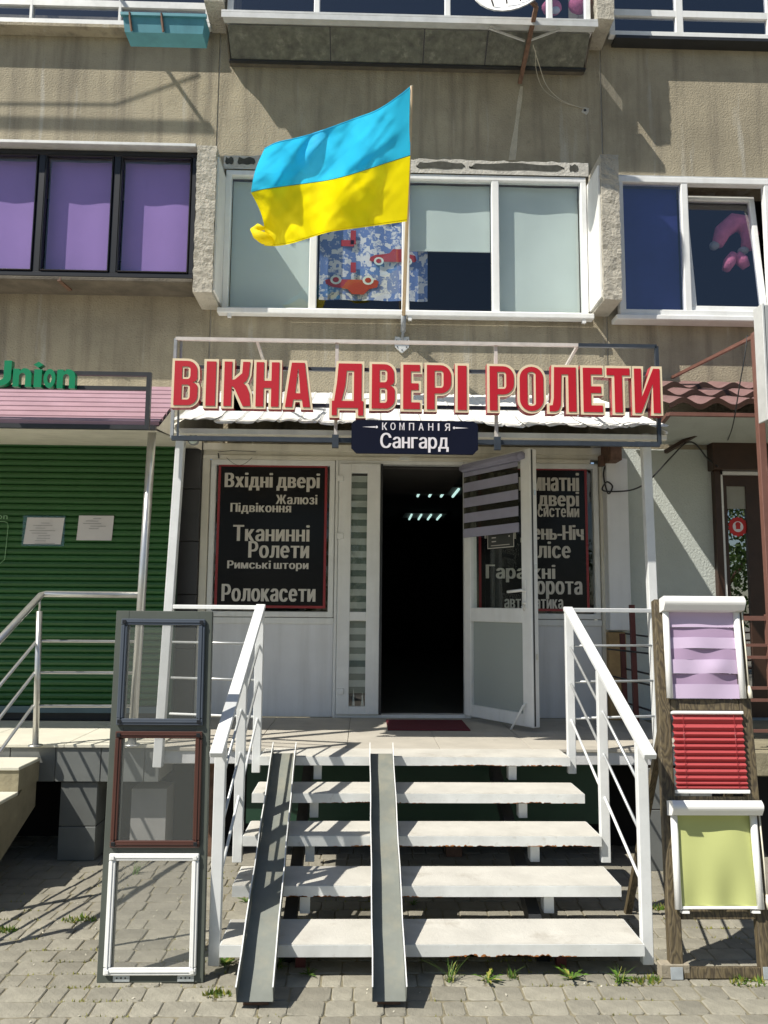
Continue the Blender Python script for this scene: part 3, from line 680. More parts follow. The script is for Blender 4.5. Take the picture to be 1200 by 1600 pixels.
bl_l = mat('striped_blind_light', (.50, .53, .48), .8); bl_d = mat('striped_blind_dark', (.16, .20, .17), .8)
part('blind', mb, bl_l, leafL); part('blind', mb2, bl_d, leafL)
for v in (745, 835, 1078):
    mb = MB(); q = at(531, v, 6.43); mb.box(q.x-.025, q.x+.03, 6.425, 6.442, q.z-.035, q.z+.012, .003); part('hinge', mb, M['pvc'], leafL)
mb = MB(); mb.box(nb+.001, nb+.02, 6.45, 6.49, nz0, nz1); part('gasket', mb, M['black'], leafL)
mb = MB()
for (u, f) in ((552, 1), (566, .8)):
    q = at(u, 1103, 6.476); mb.add([(q.x-.012, 6.476, q.z), (q.x+.012, 6.476, q.z), (q.x+.006, 6.476, q.z+.08*f), (q.x, 6.476, q.z+.14*f)], [(0, 1, 2, 3)])
part('torn_blind', mb, bl_l, leafL)
# open leaf: local x runs from the hinge to the free edge, y = thickness (towards the street is -y side facing camera)
h0 = Vector((.835, 6.42, 0)); h1 = Vector((1.245, 5.76, 0)); dd = (h1-h0); Lw = dd.length; dd.normalize(); nn = Vector((dd.y, -dd.x, 0))   # nn faces the viewer (left/front)
ML = Matrix(((dd.x, nn.x, 0, h0.x), (dd.y, nn.y, 0, h0.y), (0, 0, 1, .745), (0, 0, 0, 1)))
Hd = 2.03; st = .085
def lz(u, v): # height on the leaf for a photo point
    d = _ray(u, v); t = (h0-CAM).dot(Vector((-dd.y, dd.x, 0)))/d.dot(Vector((-dd.y, dd.x, 0))); p = CAM+d*t; return p.z-.745, (p-h0).dot(dd)
zr0, _ = lz(780, 970); zr1, _ = lz(780, 956)
s = MB(ML)
for q in ((0, st, 0, Hd), (Lw-st-.02, Lw, 0, Hd)): s.box(q[0], q[1], -.035, .035, q[2], q[3], .006)
for q in ((0, .09), (zr0-.01, zr1+.03), (Hd-.085, Hd)): s.box(st-.004, Lw-st-.016, -.033, .033, q[0], q[1], .005)
leaf = part('door_leaf', s, M['pvc'], bld, 'white door leaf standing open with striped blind')
s = MB(ML); s.box(Lw+.0005, Lw+.004, .010, .022, .01, Hd-.01); part('gasket', s, M['black'], leaf)
s = MB(ML); s.box(st-.002, Lw-st-.018, -.004, .004, zr1+.03, Hd-.085); part('pane', s, M['glassclear'], leaf)
s = MB(ML); s.box(st-.002, Lw-st-.018, -.004, .004, .09, zr0-.01); part('pane', s, M['frosted'], leaf)
dn1 = mat('grey_lilac_stripe', (.36, .36, .48), .8, transl=.1); 
s = MB(ML); s.box(.02, Lw-.09, .036, .075, Hd-.085, Hd-.02, .006); s.tube([(.0, .06, Hd-.05), (Lw-.07, .06, Hd-.05)], .022, 10); s.tube([(Lw-.09, .06, Hd-.05), (Lw-.05, .06, Hd-.05)], .03, 10)
bl = part('blind', s, dn1, leaf)
s = MB(ML); sheer = MB(ML); zt = Hd-.09
for k in range(4):
    s.box(.03, Lw-.105, .055, .057, zt-.035, zt) if k == 0 else s.box(.03, Lw-.105, .055, .057, zt-.075, zt)
    zt -= (.035 if k == 0 else .075)
    sheer.box(.03, Lw-.105, .0555, .0565, zt-.05, zt); zt -= .05
s.box(.03, Lw-.105, .05, .062, zt-.07, zt)
part('blind_stripe', s, dn1, leaf); part('blind_stripe', sheer, glass('sheer_stripe', (.45, .45, .42), .1, .3, .18, (.12, .12, .1)), leaf)
s = MB(ML); zh, _ = lz(812, 925)
s.box(Lw-.075, Lw-.045, .036, .046, zh-.12, zh+.09, .004); s.tube([(Lw-.06, .045, zh+.01), (Lw-.06, .08, zh+.01), (Lw-.20, .085, zh-.0)], .011, 8); s.tube([(Lw-.06, .045, zh-.08), (Lw-.06, .06, zh-.08)], .012, 8)
part('handle', s, M['plastic'], leaf)
s = MB(ML); s.tube([(Lw-.06, .045, zh-.07), (Lw-.065, .07, zh-.11), (Lw-.05, .06, zh-.14)], .006, 6); part('key', s, M['steel'], leaf)
s = MB(ML)
for z in (.5, 1.15, 1.7): s.box(Lw+.0005, Lw+.004, -.02, .0, z-.02, z+.02)
part('lock_plate', s, M['steel'], leaf)
s = MB(ML); s.tube([(Lw-.07, .04, .16), (Lw-.075, .06, .15), (Lw-.13, .13, -.02)], .008, 8); part('door_stay', s, M['plastic'], leaf)
# notice on the glass
nzA, nxA = lz(763, 858); nzB, nxB = lz(804, 822)
s = MB(ML); s.box(nxA, nxB, .006, .0075, nzA, nzB)
nt_ = part('notice', s, mat('dark_notice', (.05, .055, .05), .6), leaf)
s = MB(ML); t_ = .006
for q in ((nxA, nxB, nzA, nzA+t_), (nxA, nxB, nzB-.035, nzB), (nxA, nxA+t_, nzA, nzB), (nxB-t_, nxB, nzA, nzB)): s.box(q[0], q[1], .0076, .0082, q[2], q[3])
for k in range(3):
    z = nzA+.05+.03*k; s.box(nxA+.05, nxA+.10, .0076, .0082, z, z+.008)
    if k: s.box(nxB-.06, nxB-.045, .0076, .0082, z, z+.012)
s.box(nxA+.04, nxB-.05, .0076, .0082, nzA+.02, nzA+.025)
part('notice_print', s, M['postertext'], leaf)
# dark shop room with two lit fittings
mb = MB(); a, b, c, d, e, f_ = -1.25, 1.93, LZ-.002, 3.05, 6.63, 17.0
mb.quad((a, e, c), (b, e, c), (b, f_, c), (a, f_, c)); room = part('shop_floor', mb, mat('shop_floor_tile', (.10, .09, .085), .35), bld)
mb = MB(); mb.quad((a, e, d), (a, f_, d), (b, f_, d), (b, e, d)); mb.quad((a, e, c), (a, f_, c), (a, f_, d), (a, e, d)); mb.quad((b, e, c), (b, e, d), (b, f_, d), (b, f_, c)); mb.quad((a, f_, c), (b, f_, c), (b, f_, d), (a, f_, d))
mb.quad((dx0, 6.6, 2.77), (dx1, 6.6, 2.77), (dx1, 8.2, 2.77), (dx0, 8.2, 2.77)); mb.quad((a, 6.63, 2.76), (b, 6.63, 2.76), (b, 6.63, 3.06), (a, 6.63, 3.06))
part('shop_interior', mb, M['inner'], bld)
for (uc, vc, lab) in ((683, 770, 'nearer lit four-tube ceiling lamp inside the dark shop'), (663, 808, 'farther lit four-tube ceiling lamp inside the dark shop')):
    q = atz(uc, vc, 3.0); wdt = .6
    lm = thing('ceiling_lamp', lab, 'lamp', (q.x, q.y, 3.05), 'ceiling lamps in the shop')
    mb = MB(); mb.box(q.x-.33, q.x+.33, q.y-.36, q.y+.36, 3.02, 3.048); part('housing', mb, M['inner'], lm)
    for k in range(4):
        mb = MB(); x = q.x-.22+.15*k; mb.tube([(x, q.y-.32, 3.0), (x, q.y+.32, 3.0)], .016, 8); part('lamp_tube', mb, M['tube'], lm)

# right part of the facade: pale stucco wall with a dark brown door
wx0 = sx1+.001
bdx0 = ax(1117, 850, 6.46)
mb = MB(); wall(mb, wx0, 8, 0, 2.93, WY, WY+.3, [(bdx0+.03, bdx0+1.25, LZ, 2.75)]); part('wall_panel', mb, M['stucco'], bld, 'pale grey-green stucco wall')
# brown door
bz = az(1150, 692, 6.40)
mb = MB(); mb.box(bdx0-.03, bdx0+1.3, 6.36, WY-.003, az(1150, 735, 6.4), bz, .006); part('door_canopy_box', mb, M['darkbrown'], bld)
mb = MB(); zz = az(1150, 736, 6.42)
mb.box(bdx0, bdx0+.055, 6.42, 6.50, LZ, zz, .004); bdf = part('door_frame', mb, M['darkbrown'], bld)
mb = MB(); mb.box(bdx0+1.2, bdx0+1.255, 6.42, 6.50, LZ, zz, .004); part('door_frame', mb, M['darkbrown'], bld)
mb = MB(); mb.box(bdx0+.056, bdx0+.075, 6.43, 6.50, LZ, zz-.002); mb.box(bdx0+.056, bdx0+1.19, 6.43, 6.50, zz-.03, zz-.002); part('trim', mb, M['pvc'], bdf)
gx0, gx1, gzt, gzb = ax(1138, 850, 6.46), ax(1168, 850, 6.46), az(1150, 760, 6.46), LZ+.25
mb = MB(); mb.box(bdx0+.078, gx0, 6.45, 6.50, LZ+.02, zz-.033); mb.box(gx1, gx1+.3, 6.45, 6.50, LZ+.02, zz-.033); mb.box(gx0, gx1, 6.45, 6.50, gzt, zz-.033); mb.box(gx0, gx1, 6.45, 6.5, LZ+.02, gzb)
mb.box(gx1+.31, bdx0+1.19, 6.45, 6.5, LZ+.02, zz-.033); bdl = part('door_leaf', mb, M['darkbrown'], bld, 'dark brown door with a slit pane')
mb = MB(); mb.box(gx0, gx1, 6.47, 6.476, gzb, gzt); mirror = glass('mirrored_door_glass', (.5, .5, .5), 4.5); part('pane', mb, mirror, bdl)
mb = MB(); mb.box(gx0, gx1, 6.49, 6.495, gzb, gzt); part('pane_backing', mb, M['void'], bdl)
mb = MB(); mb.box(gx0, gx1, 6.462, 6.468, az(1150, 795, 6.46), gzt); part('blind', mb, mat('pale_door_film', (.30, .30, .27), .6), bdl)
q = at(1153, 823, 6.466)
stk = thing('round_sticker', 'round red and white sticker on the slit pane of the brown door', 'sticker', tuple(q))
def disc(mb, c, r_, y, n_=20, star=0):
    mb.add([(c.x+r_*(1+(star if k % 2 else 0))*cos(2*pi*k/n_), y, c.z+r_*(1+(star if k % 2 else 0))*sin(2*pi*k/n_)) for k in range(n_)], [tuple(range(n_))])
mb = MB(); disc(mb, q, .075, 6.466, 28, .12); part('disc', mb, M['barsign'], stk)
mb = MB(); disc(mb, q, .045, 6.4645, 20); part('centre', mb, M['signwhite'], stk)
mb = MB(); mb.box(q.x-.018, q.x+.018, 6.462, 6.463, q.z-.02, q.z+.012); disc(mb, q+Vector((0, 0, .018)), .022, 6.4625, 12); part('emblem', mb, M['barsign'], stk)

# left part of the facade: dark tiles, green roller shutter
mb = MB(); wall(mb, -7.5, sx0-.002, 0, 2.93, WY, WY+.3, []); part('wall_panel', mb, M['inner'], bld, 'dark wall behind the green shutter')
tzs = [LZ+.0, 1.25, 1.68, 2.11, 2.54, 2.93]
for j in range(5):
    mb = MB(); mb.box(-1.66, sx0-.006, 6.44, 6.478, tzs[j]+.003, tzs[j+1]-.003, .003); part('wall_tile', mb, M['darktile'], bld)
mb = MB(); mb.box(-6, -1.70, 6.30, 6.34, 1.0, 1.02); 
shy = 6.25; sz1 = az(130, 680, shy); sz0 = az(130, 1103, shy); sxa, sxb = -4.6, ax(268, 850, shy)
mb = MB(); mb.box(sxa, sxb, shy+.03, WY-.004, LZ, sz1+.05); shb = part('shutter_backing', mb, M['black'], bld)
ns = 42; ph = (sz1-sz0)/ns
prof = [(0, 0), (-.003, .04), (-.011, .18), (-.015, .5), (-.011, .80), (-.003, .93), (.002, .97)]
mb = MB()
for i in range(len(prof)-1):
    a_, b_ = prof[i], prof[i+1]; mb.quad((sxa, a_[0], a_[1]*ph), (sxb, a_[0], a_[1]*ph), (sxb, b_[0], b_[1]*ph), (sxa, b_[0], b_[1]*ph))
mb.quad((sxa, .002, .97*ph), (sxb, .002, .97*ph), (sxb, .012, ph), (sxa, .012, ph))
me0 = None
for k in range(ns):
    if me0 is None:
        s0 = part('shutter_slat', mb, M['shutter'], bld); me0 = s0; s0.data.transform(Matrix.Translation((0, WY, 0))); s0.location = (0, shy-WY, sz0)
    else: copy_piece(me0, bld, (0, shy-WY, sz0+k*ph))
mb = MB(); mb.box(sxa, sxb, shy-.02, shy+.03, sz0-.05, sz0-.002); part('shutter_foot', mb, mat('blue_grey_bar', (.10, .16, .18), .5), bld)
mb = MB(); mb.box(sxa, sxb+.03, shy-.06, shy+.05, sz1+.004, sz1+.17, .01); part('shutter_box', mb, M['pvc_cream'], bld)
mb = MB(); mb.box(sxb, sxb+.05, shy-.02, shy+.03, LZ, sz1); part('shutter_guide', mb, M['greenboard'], bld)
# faint print on the shutter at the far left
mb = MB(); y_ = shy-.019
x0_, x1_, z0_, z1_ = ax(-60, 850, y_), ax(11, 850, y_), az(5, 880, y_), az(5, 815, y_)
mb.tube([(x0_, y_, z1_), (x1_-.03, y_, z1_), (x1_-.006, y_, z1_-.01), (x1_, y_, z1_-.04), (x1_-.01, y_, z0_+.03), (x1_-.04, y_, z0_), (x0_, y_, z0_)], .003, 4)
put_text(mb, 'Union', ax(-28, 807, y_), ax(12, 807, y_), az(0, 811, y_), az(0, 802, y_), y_, .01)
part('shutter_print', mb, mat('pale_green_print', (.25, .45, .25), .6), bld)
for k, (u0, u1, v0, v1, lab) in enumerate(((36, 97, 809, 850, 'left paper notice in a plastic sleeve on the green shutter'), (119, 176, 806, 844, 'right paper notice taped without sleeve on the green shutter'))):
    yq = shy-.022; p0 = at(u0, v1, yq); p1 = at(u1, v0, yq)
    nt2 = thing('paper_notice', lab, 'notice', (p0.x, yq, p0.z), 'paper notices on the green shutter')
    mb = MB(); mb.grid(lambda s_, t_: (p0.x+(p1.x-p0.x)*s_+.02*t_*(1 if k == 0 else .6), yq+.002*sin(7*s_+3*t_), p0.z+(p1.z-p0.z)*t_), 6, 5); part('sheet', mb, M['paper'], nt2)
    mb = MB(); r = random.Random(k+3)
    for j in range(9 if k == 0 else 5):
        zz_ = p1.z-.025-.02*j-(0 if k else .02); a_ = r.uniform(.1, .35); b_ = r.uniform(.55, .9)
        if j == 0: a_, b_ = .4, .68
        mb.box(p0.x+(p1.x-p0.x)*a_+.015, p0.x+(p1.x-p0.x)*b_, yq-.004, yq-.0035, zz_, zz_+.003)
    part('print', mb, M['ink'], nt2)
    if k == 0:
        mb = MB(); mb.box(p0.x-.012, p1.x+.025, yq+.003, yq+.004, p0.z-.015, p1.z+.015); part('sleeve', mb, glass('plastic_sleeve', (.8, .9, .95), .3, .1, .25, (.2, .35, .4)), nt2)
# white duct box right of the shop
mb = MB(); q0, q1 = ax(950, 850, 6.36), ax(984, 850, 6.36)
mb.box(q0, q1, 6.36, WY-.002, az(965, 985, 6.36), az(965, 716, 6.36), .006); part('duct_box', mb, M['white_panel'], bld)
mb = MB(); mb.box(q0, q0+.14, 6.40, WY-.003, LZ, az(965, 988, 6.4), .004); part('base_board', mb, M['osb'], bld, 'raw plywood strip at the wall foot')
mb = MB(); mb.box(ax(948, 700, 6.3), ax(965, 700, 6.3), 6.2, 6.46, az(955, 722, 6.3), az(955, 690, 6.3)); mb.box(q0-.04, q0+.02, 6.38, 6.45, az(950, 728, 6.4), az(950, 712, 6.4)); part('cable_block', mb, M['rusty'], bld)

# ================================================================== LANDING and platforms
land = thing('entrance_landing', 'raised concrete entrance landing with pale painted edge in front of the shop', 'landing', (0, 5.1, 0))
LX0, LX1, LY = -1.27, 2.25, 5.12
def tiles_top(parent, x0, x1, y0, y1, z, nx, ny, m, name='floor_slab'):
    for i in range(nx):
        for j in range(ny):
            mb = MB(); mb.box(x0+(x1-x0)*i/nx+.0015, x0+(x1-x0)*(i+1)/nx-.0015, y0+(y1-y0)*j/ny+.0015, y0+(y1-y0)*(j+1)/ny-.0015, z-.02, z, .002); part(name, mb, m, parent)
mb = MB(); mb.box(LX0, LX1, LY, 6.48, LZ-.10, LZ-.012, .004); part('slab', mb, M['fascia'], land)
tiles_top(land, LX0, LX1, LY-.012, 6.479, LZ, 6, 2, M['landing'])
mb = MB(); mb.box(ax(385, 1250, 5.25), ax(940, 1250, 5.25), 5.25, 5.27, .22, LZ-.10); part('skirt_board', mb, M['greenboard'], land, 'dark green board under the landing')
mb = MB(); mb.box(-1.28, 2.2, 5.55, 5.60, 0, LZ-.102); part('foundation_shade_wall', mb, M['void'], land)  # near-black and set forward, painting the deep shade under the landing
for x in (-.95, .6, 1.95):
    mb = MB(); mb.box(x-.05, x+.05, 5.3, 5.4, 0, LZ-.1); part('leg', mb, M['rusty'], land)

npl = thing('side_platform', 'neighbouring platform on the left clad in large grey tiles', 'platform', (-2.3, 5.2, 0))
NY = 5.2
mb = MB(); mb.box(-5.5, LX0-.012, NY+.006, 6.48, az(100, 1220, NY), LZ-.012); part('slab', mb, M['grout'], npl)
tiles_top(npl, -5.5, LX0-.01, NY-.02, 6.2, LZ+.004, 7, 1, M['steptop'])
xe = [-5.5, -4.9, -4.3, -3.7, -3.1, -2.5, -1.9, LX0-.012]
xt = [ax(u, 1190, NY) for u in (16, 87, 158, 226)]
xe = [-5.5, -4.9, -4.3, -3.7, -3.1, -2.65] + xt + [LX0-.012]
for i in range(len(xe)-1):
    mb = MB(); mb.box(xe[i]+.003, xe[i+1]-.003, NY-.006, NY+.004, az(100, 1221, NY), LZ-.018, .002); part('wall_tile', mb, M['greytile'], npl)
pxa, pxb = ax(92, 1300, NY+.02), ax(152, 1250, NY+.02)
mb = MB(); mb.box(pxa+.01, pxb-.01, NY+.03, NY+.45, 0, .40); part('pillar', mb, M['grout'], npl)
zs3 = [0, .1, az(120, 1292, NY), az(120, 1222, NY)]
for j in range(1, 3):
    mb = MB(); mb.box(pxa, pxb, NY+.012, NY+.025, (zs3[j] if j > 1 else .0)+.003, zs3[j+1]-.003, .002); part('wall_tile', mb, M['greytile'], npl)
    mb = MB(); mb.box(pxb-.01, pxb, NY+.03, NY+.4, (zs3[j] if j > 1 else .0)+.003, zs3[j+1]-.003, .002); part('wall_tile', mb, M['greytile'], npl)
p2a = ax(203, 1300, NY+.1); 
mb = MB(); mb.box(p2a, ax(258, 1300, NY+.1), NY+.1, NY+.3, 0, .42); part('pillar', mb, mat('pale_pillar', (.30, .30, .29), .8), npl)
mb = MB(); mb.box(-5.5, -1.3, 5.75, 5.80, 0, .43); part('foundation_shade_wall', mb, M['void'], npl)  # its black colour stands in for the shade below the platform
# its concrete steps
nst = thing('concrete_steps', 'cast concrete steps with pale tops at the far left coming down from the tiled platform', 'steps', (-2.6, 4.9, 0))
SX = -2.03
for k in range(4):
    z = LZ-.075-.142*k; y0 = NY-.02-.3*(k+1); y1 = NY-.02-.3*k
    xr = ax(66, 1175, y0+.05) if False else SX
    mb = MB(); mb.box(-3.6, xr+.004, y0-.01, y1, z-.02, z, .003); part('step_top', mb, M['steptop'], nst)
    mb = MB(); mb.box(-3.6, xr, y0, y1, z-.142, z-.02); part('step_riser', mb, M['stepcon'], nst)
mb = MB()
a_ = (NY-.02, LZ-.10); 
side = [(NY-.021, LZ-.165), (NY-.021, .34), (NY-1.22, -.0), (NY-1.22, .0)]
ytop = NY-.021; pts = [(ytop, LZ-.285), (ytop-1.2, LZ-.285-.568+.0), (ytop-1.2, -.02), (ytop-.9, -.02), (ytop, .30)]
pts = [(ytop, LZ-.12), (ytop-1.18, .0), (ytop-.80, .0), (ytop, .34)]
vs = [(-3.6, p[0], p[1]) for p in pts]+[(SX-.012, p[0], p[1]) for p in pts]
mb.add(vs, [(0, 1, 2, 3), (7, 6, 5, 4), (0, 4, 5, 1), (1, 5, 6, 2), (2, 6, 7, 3), (3, 7, 4, 0)]); part('step_beam', mb, M['stepcon'], nst)

# right neighbour platform
rpl = thing('side_platform', 'neighbouring concrete platform at the far right behind the blind samples', 'platform', (2.9, 5.2, 0))
mb = MB(); mb.box(LX1+.012, 5.6, 5.05, 6.48, .56, LZ-.004, .006); part('slab', mb, M['stepcon'], rpl)
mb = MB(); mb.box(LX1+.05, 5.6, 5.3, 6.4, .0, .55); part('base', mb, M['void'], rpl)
for k in range(3):
    mb = MB(); mb.box(ax(1012, 1300, 5.02)+.14*k, ax(1012, 1300, 5.02)+.14*(k+1)-.006, 5.03, 5.045, .0, .36, .002); part('wall_tile', mb, M['greytile'], rpl)
    mb = MB(); mb.box(ax(1012, 1300, 5.02)+.14*k, ax(1012, 1300, 5.02)+.14*(k+1)-.006, 5.03, 5.045, .366, .61, .002); part('wall_tile', mb, M['greytile'], rpl)

# ================================================================== STAIRS
ST = dict(xl=-.6076, W=1.8525, d1=3.629, r=.1423, g=.3034, td=.2845, th=.053)
stair = thing('staircase', 'open white staircase of five worn treads with rusty lower edges', 'staircase', (ST['xl']+ST['W']/2, ST['d1'], 0))
for i in range(5):
    z = (i+1)*ST['r']; y = ST['d1']+i*ST['g']; x0, x1 = ST['xl'], ST['xl']+ST['W']
    dep = ST['td'] if i < 4 else LY-y-.014
    mb = MB()
    def top(s_, t_, z=z, y=y, dep=dep):
        return (x0+.006+(x1-x0-.012)*s_, y+.006+(dep-.012)*t_, z-.0015*sin(7*s_+i)*0)
    mb.box(x0+.005, x1-.005, y+.005, y+dep-.005, z-.03, z, .002)
    tr = part('tread', mb, M['tread'], stair)
    mb = MB(); mb.box(x0, x1, y, y+.0045, z-ST['th'], z-.004); mb.box(x0, x1, y+dep-.0045, y+dep, z-ST['th'], z-.004)
    mb.box(x0, x0+.0045, y+.005, y+dep-.005, z-ST['th'], z-.004); mb.box(x1-.0045, x1, y+.005, y+dep-.005, z-ST['th'], z-.004)
    mb.box(x0, x1, y+.005, y+.035, z-ST['th'], z-ST['th']+.004); part('edge_frame', mb, M['edge'], tr)
    mb = MB(); r = random.Random(20+i)                      # rust along the lower edge
    for c_ in range(3 if i else 2):
        xc = r.uniform(x0+.15, x1-.15) if i else x0+1.15+.2*c_
        for k in range(26):
            xx = xc+r.gauss(0, .12)
            if not x0+.02 < xx < x1-.03: continue
            hh = r.uniform(.003, .011)*(1.3 if i == 0 else .7)*math.exp(-((xx-xc)/.15)**2)+.0015
            ww = r.uniform(.006, .022); zb = z-ST['th']
            mb.add([(xx-ww, y-.0012, zb), (xx+ww, y-.0012, zb), (xx+ww*.6, y-.0012, zb+hh*.8), (xx, y-.0012, zb+hh), (xx-ww*.7, y-.0012, zb+hh*.5)], [(0, 1, 2, 3, 4)])
    part('rust', mb, mat('rust_%d' % i, (.34, .13, .035), .95, var=.4, vs=60), tr, kind='stuff')
for (xc,) in ((-.265,), (.905,)):
    mb = MB(); mb.bar((xc-.07, ST['d1']+.16, .02), (xc-.07, LY+.02, LZ-.13), .06, .08); part('stringer', mb, M['black'], stair)
    for i in range(5):
        z1 = (i+1)*ST['r']-ST['th']; z0 = i*ST['r']+.001; y = ST['d1']+i*ST['g']+.05
        if i == 0: mb = MB(); mb.box(xc-.022, xc+.022, y+.06, y+.1, 0, z1); part('support', mb, M['maroon'], stair); continue
        mb = MB(); mb.box(xc-.024, xc+.024, y-.012, y-.006+.0, z0, z1, .001); mb.box(xc-.024, xc-.018, y-.005, y+.06, z0, z1); part('support', mb, M['edge'], stair)

# ramps
def ramp(xb0, xb1, xt0, xt1, label):
    t = thing('channel_ramp', label, 'ramp', ((xb0+xb1)/2, 3.36, 0), 'steel wheel ramps over the stairs')
    sl = ST['r']/ST['g']; y0, y1 = 3.37, ST['d1']+4*ST['g']+.012
    zl_ = lambda y: .148+(y-3.629)*sl+.004
    z0, z1 = max(.022, zl_(y0)), zl_(y1)
    mb = MB(); th = .004
    def P(s_, t_, h): # s across 0..1, t along
        xa = xb0+(xt0-xb0)*t_; xb = xb1+(xt1-xb1)*t_; return (xa+(xb-xa)*s_, y0+(y1-y0)*t_-h*.42, z0+(z1-z0)*t_+h*.9)
    n_ = 10; wob = [random.uniform(-.0015, .0015) for _ in range(n_+1)]
    def quadstrip(f):
        mb.grid(f, 1, n_, False)
    mb.grid(lambda s_, t_: P(s_, t_, wob[int(t_*n_+.5)]), 3, n_, False); mb.grid(lambda s_, t_: P(s_, t_, -.004), 3, n_, False)
    part('channel_base', mb, M['rampgrey'], t)
    fh = .072
    for s0 in (0, 1):
        mb = MB(); e = .0
        o0 = -.012 if s0 == 0 else 1.0; o1 = 0 if s0 == 0 else 1.012
        vs = []
        for k in range(n_+1):
            t_ = k/n_
            for (ss, hh) in ((o0, -.004), (o0, fh), (o1, fh), (o1, -.004)):
                p = P(ss, t_, hh); vs.append((p[0]+.0015*sin(k*1.9+s0), p[1], p[2]))
        fs = []
        for k in range(n_):
            for j in range(4): fs.append((k*4+j, k*4+(j+1) % 4, (k+1)*4+(j+1) % 4, (k+1)*4+j))
        fs += [(3, 2, 1, 0), tuple(n_*4+j for j in range(4))]
        mb.add(vs, fs); fl_ = part('side_flange', mb, M['rampgrey'], t)
        mb = MB(); vs = []
        for k in range(n_+1):
            t_ = k/n_
            for (ss, hh) in ((o0-.012, fh+.0006), (o0-.012, fh+.004), (o1+.012, fh+.004), (o1+.012, fh+.0006)):
                p = P(ss, t_, hh); vs.append((p[0]+.0015*sin(k*1.9+s0), p[1], p[2]))
        mb.add(vs, fs); part('flange_edge', mb, M['rampedge'], fl_)
    mb = MB(); zf = z0; mb.box(xb0+.02, xb1-.02, y0+.035, y0+.055, 0, z0-.005); part('foot', mb, M['rusty'], t)
q = [Z_.x for Z_ in (atz(368, 1575, .02), atz(424, 1578, .02), atz(582, 1572, .02), atz(635, 1578, .02))]
p = [ax(u, 1181, 4.84) for u in (427, 462, 578, 613)]
ramp(q[0], q[1], p[0], p[1], 'left slanting grey steel channel ramp next to the left handrail')
ramp(q[2], q[3], p[2], p[3], 'straight grey steel channel ramp down the middle of the stairs')

# stair railings
def railing(side, label):
    x = ST['xl']-.03 if side < 0 else ST['xl']+ST['W']+.03
    sl = ST['r']/ST['g']
    t = thing('stair_railing', label, 'railing', (x, 3.7, 0), 'white stair railings')
    ztop, ytop = 1.585, 4.93
    ysf = 3.69; ysm = 4.28; yst = 4.93
    ytip = 3.57
    zr = lambda y: ztop-(ytop-y)*sl*1.0
    mb = MB(); mb.bar((x, ytop+.02, ztop+.01), (x, ytip, zr(ytip)), .058, .026, .003); part('handrail', mb, M['rail'], t)
    for (y, zb) in ((ysf, .035), (ysm, .142*2+.0), (yst, .60)):
        mb = MB(); mb.box(x-.025, x+.025, y-.019, y+.019, zb, zr(y)-.016, .003); pp = part('post', mb, M['rail'], t)
    for h in (.30, .52, .74):
        mb = MB(); a = (x, yst-.0, ztop-h+.08); b = (x, ysf+.0, zr(ysf)-h+.08); mb.tube([a, b], .0075, 8); part('rod', mb, M['rail'] if h > .7 else M['rod'], t)
    # level part along the landing
    xe_ = -1.2 if side < 0 else 1.84; ye = 5.06
    mb = MB(); mb.bar((x, ytop, ztop), (xe_, ye, ztop), .032, .026, .003); part('handrail', mb, M['rail'], t)
    for h in (.30, .52, .74):
        mb = MB(); mb.tube([(x, yst, ztop-h+.08), (xe_, ye, ztop-h+.08)], .0075, 8); part('rod', mb, M['rail'] if h > .7 else M['rod'], t)
    return t
railing(-1, 'white stair railing left of the treads beside the insect screen stand')
railing(1, 'white stair railing right of the treads beside the blind sample stand')

# ================================================================== CANOPY
can = thing('shop_canopy', 'white corrugated canopy roof on two white posts over the shop entrance', 'canopy', (.35, 5.08, 0))
ry0, rzf, ry1, rzb = 4.80, az(600, 666, 4.80), 6.46, 3.36
rxa, rxb = -1.20, 1.90
npan = 24; pw = (rxb-rxa)/npan
def roofz(y): return rzf+(rzb-rzf)*(y-ry0)/(ry1-ry0)
for i in range(npan):
    mb = MB(); x0 = rxa+pw*i; r = random.Random(i); dzr = .002*sin(i*.9+1)+.003*sin(i*2.3); fy = .006*sin(i*1.7)
    def fn(s_, t_):
        x = x0+pw*s_; y = ry0+fy*(1-t_)+(ry1-ry0)*t_
        prof_ = .010 if s_ < .12 or s_ > .999 else (.004*sin(pi*(s_-.12)/.88))
        stp = .012*(1-((t_*4.5) % 1))
        dent = .010*sin(x*11+1)*(1-t_)**3+.005*sin(x*37+t_*9)*(1-t_)
        return (x, y, roofz(y)+prof_+stp+dent+dzr*(1-t_))
    mb.grid(fn, 8, 18, False); o = part('roof_sheet', mb, M['roofwhite'], can)
mb = MB(); mb.quad((rxa+.02, ry0+.06, rzf-.02), (rxb-.02, ry0+.06, rzf-.02), (rxb-.02, 6.45, 2.94), (rxa+.02, 6.45, 2.94)); part('soffit', mb, M['pvc_cream'], can)
mb = MB()
for x in (rxa+.012, rxb-.012): mb.add([(x-.008, ry0+.02, rzf-.02), (x-.008, 6.45, 2.93), (x-.008, 6.45, rzb-.02), (x-.008, ry0+.02, rzf-.005), (x+.008, ry0+.02, rzf-.02), (x+.008, 6.45, 2.93), (x+.008, 6.45, rzb-.02), (x+.008, ry0+.02, rzf-.005)], [(0, 1, 2, 3), (7, 6, 5, 4), (0, 4, 5, 1), (1, 5, 6, 2), (2, 6, 7, 3), (3, 7, 4, 0)])
part('side_fascia', mb, M['pvc_cream'], can)
mb = MB(); mb.bar((rxa, ry0+.07, rzf-.035), (rxb, ry0+.07, rzf-.035), .04, .035, .003); part('front_beam', mb, M['pvc_cream'], can)
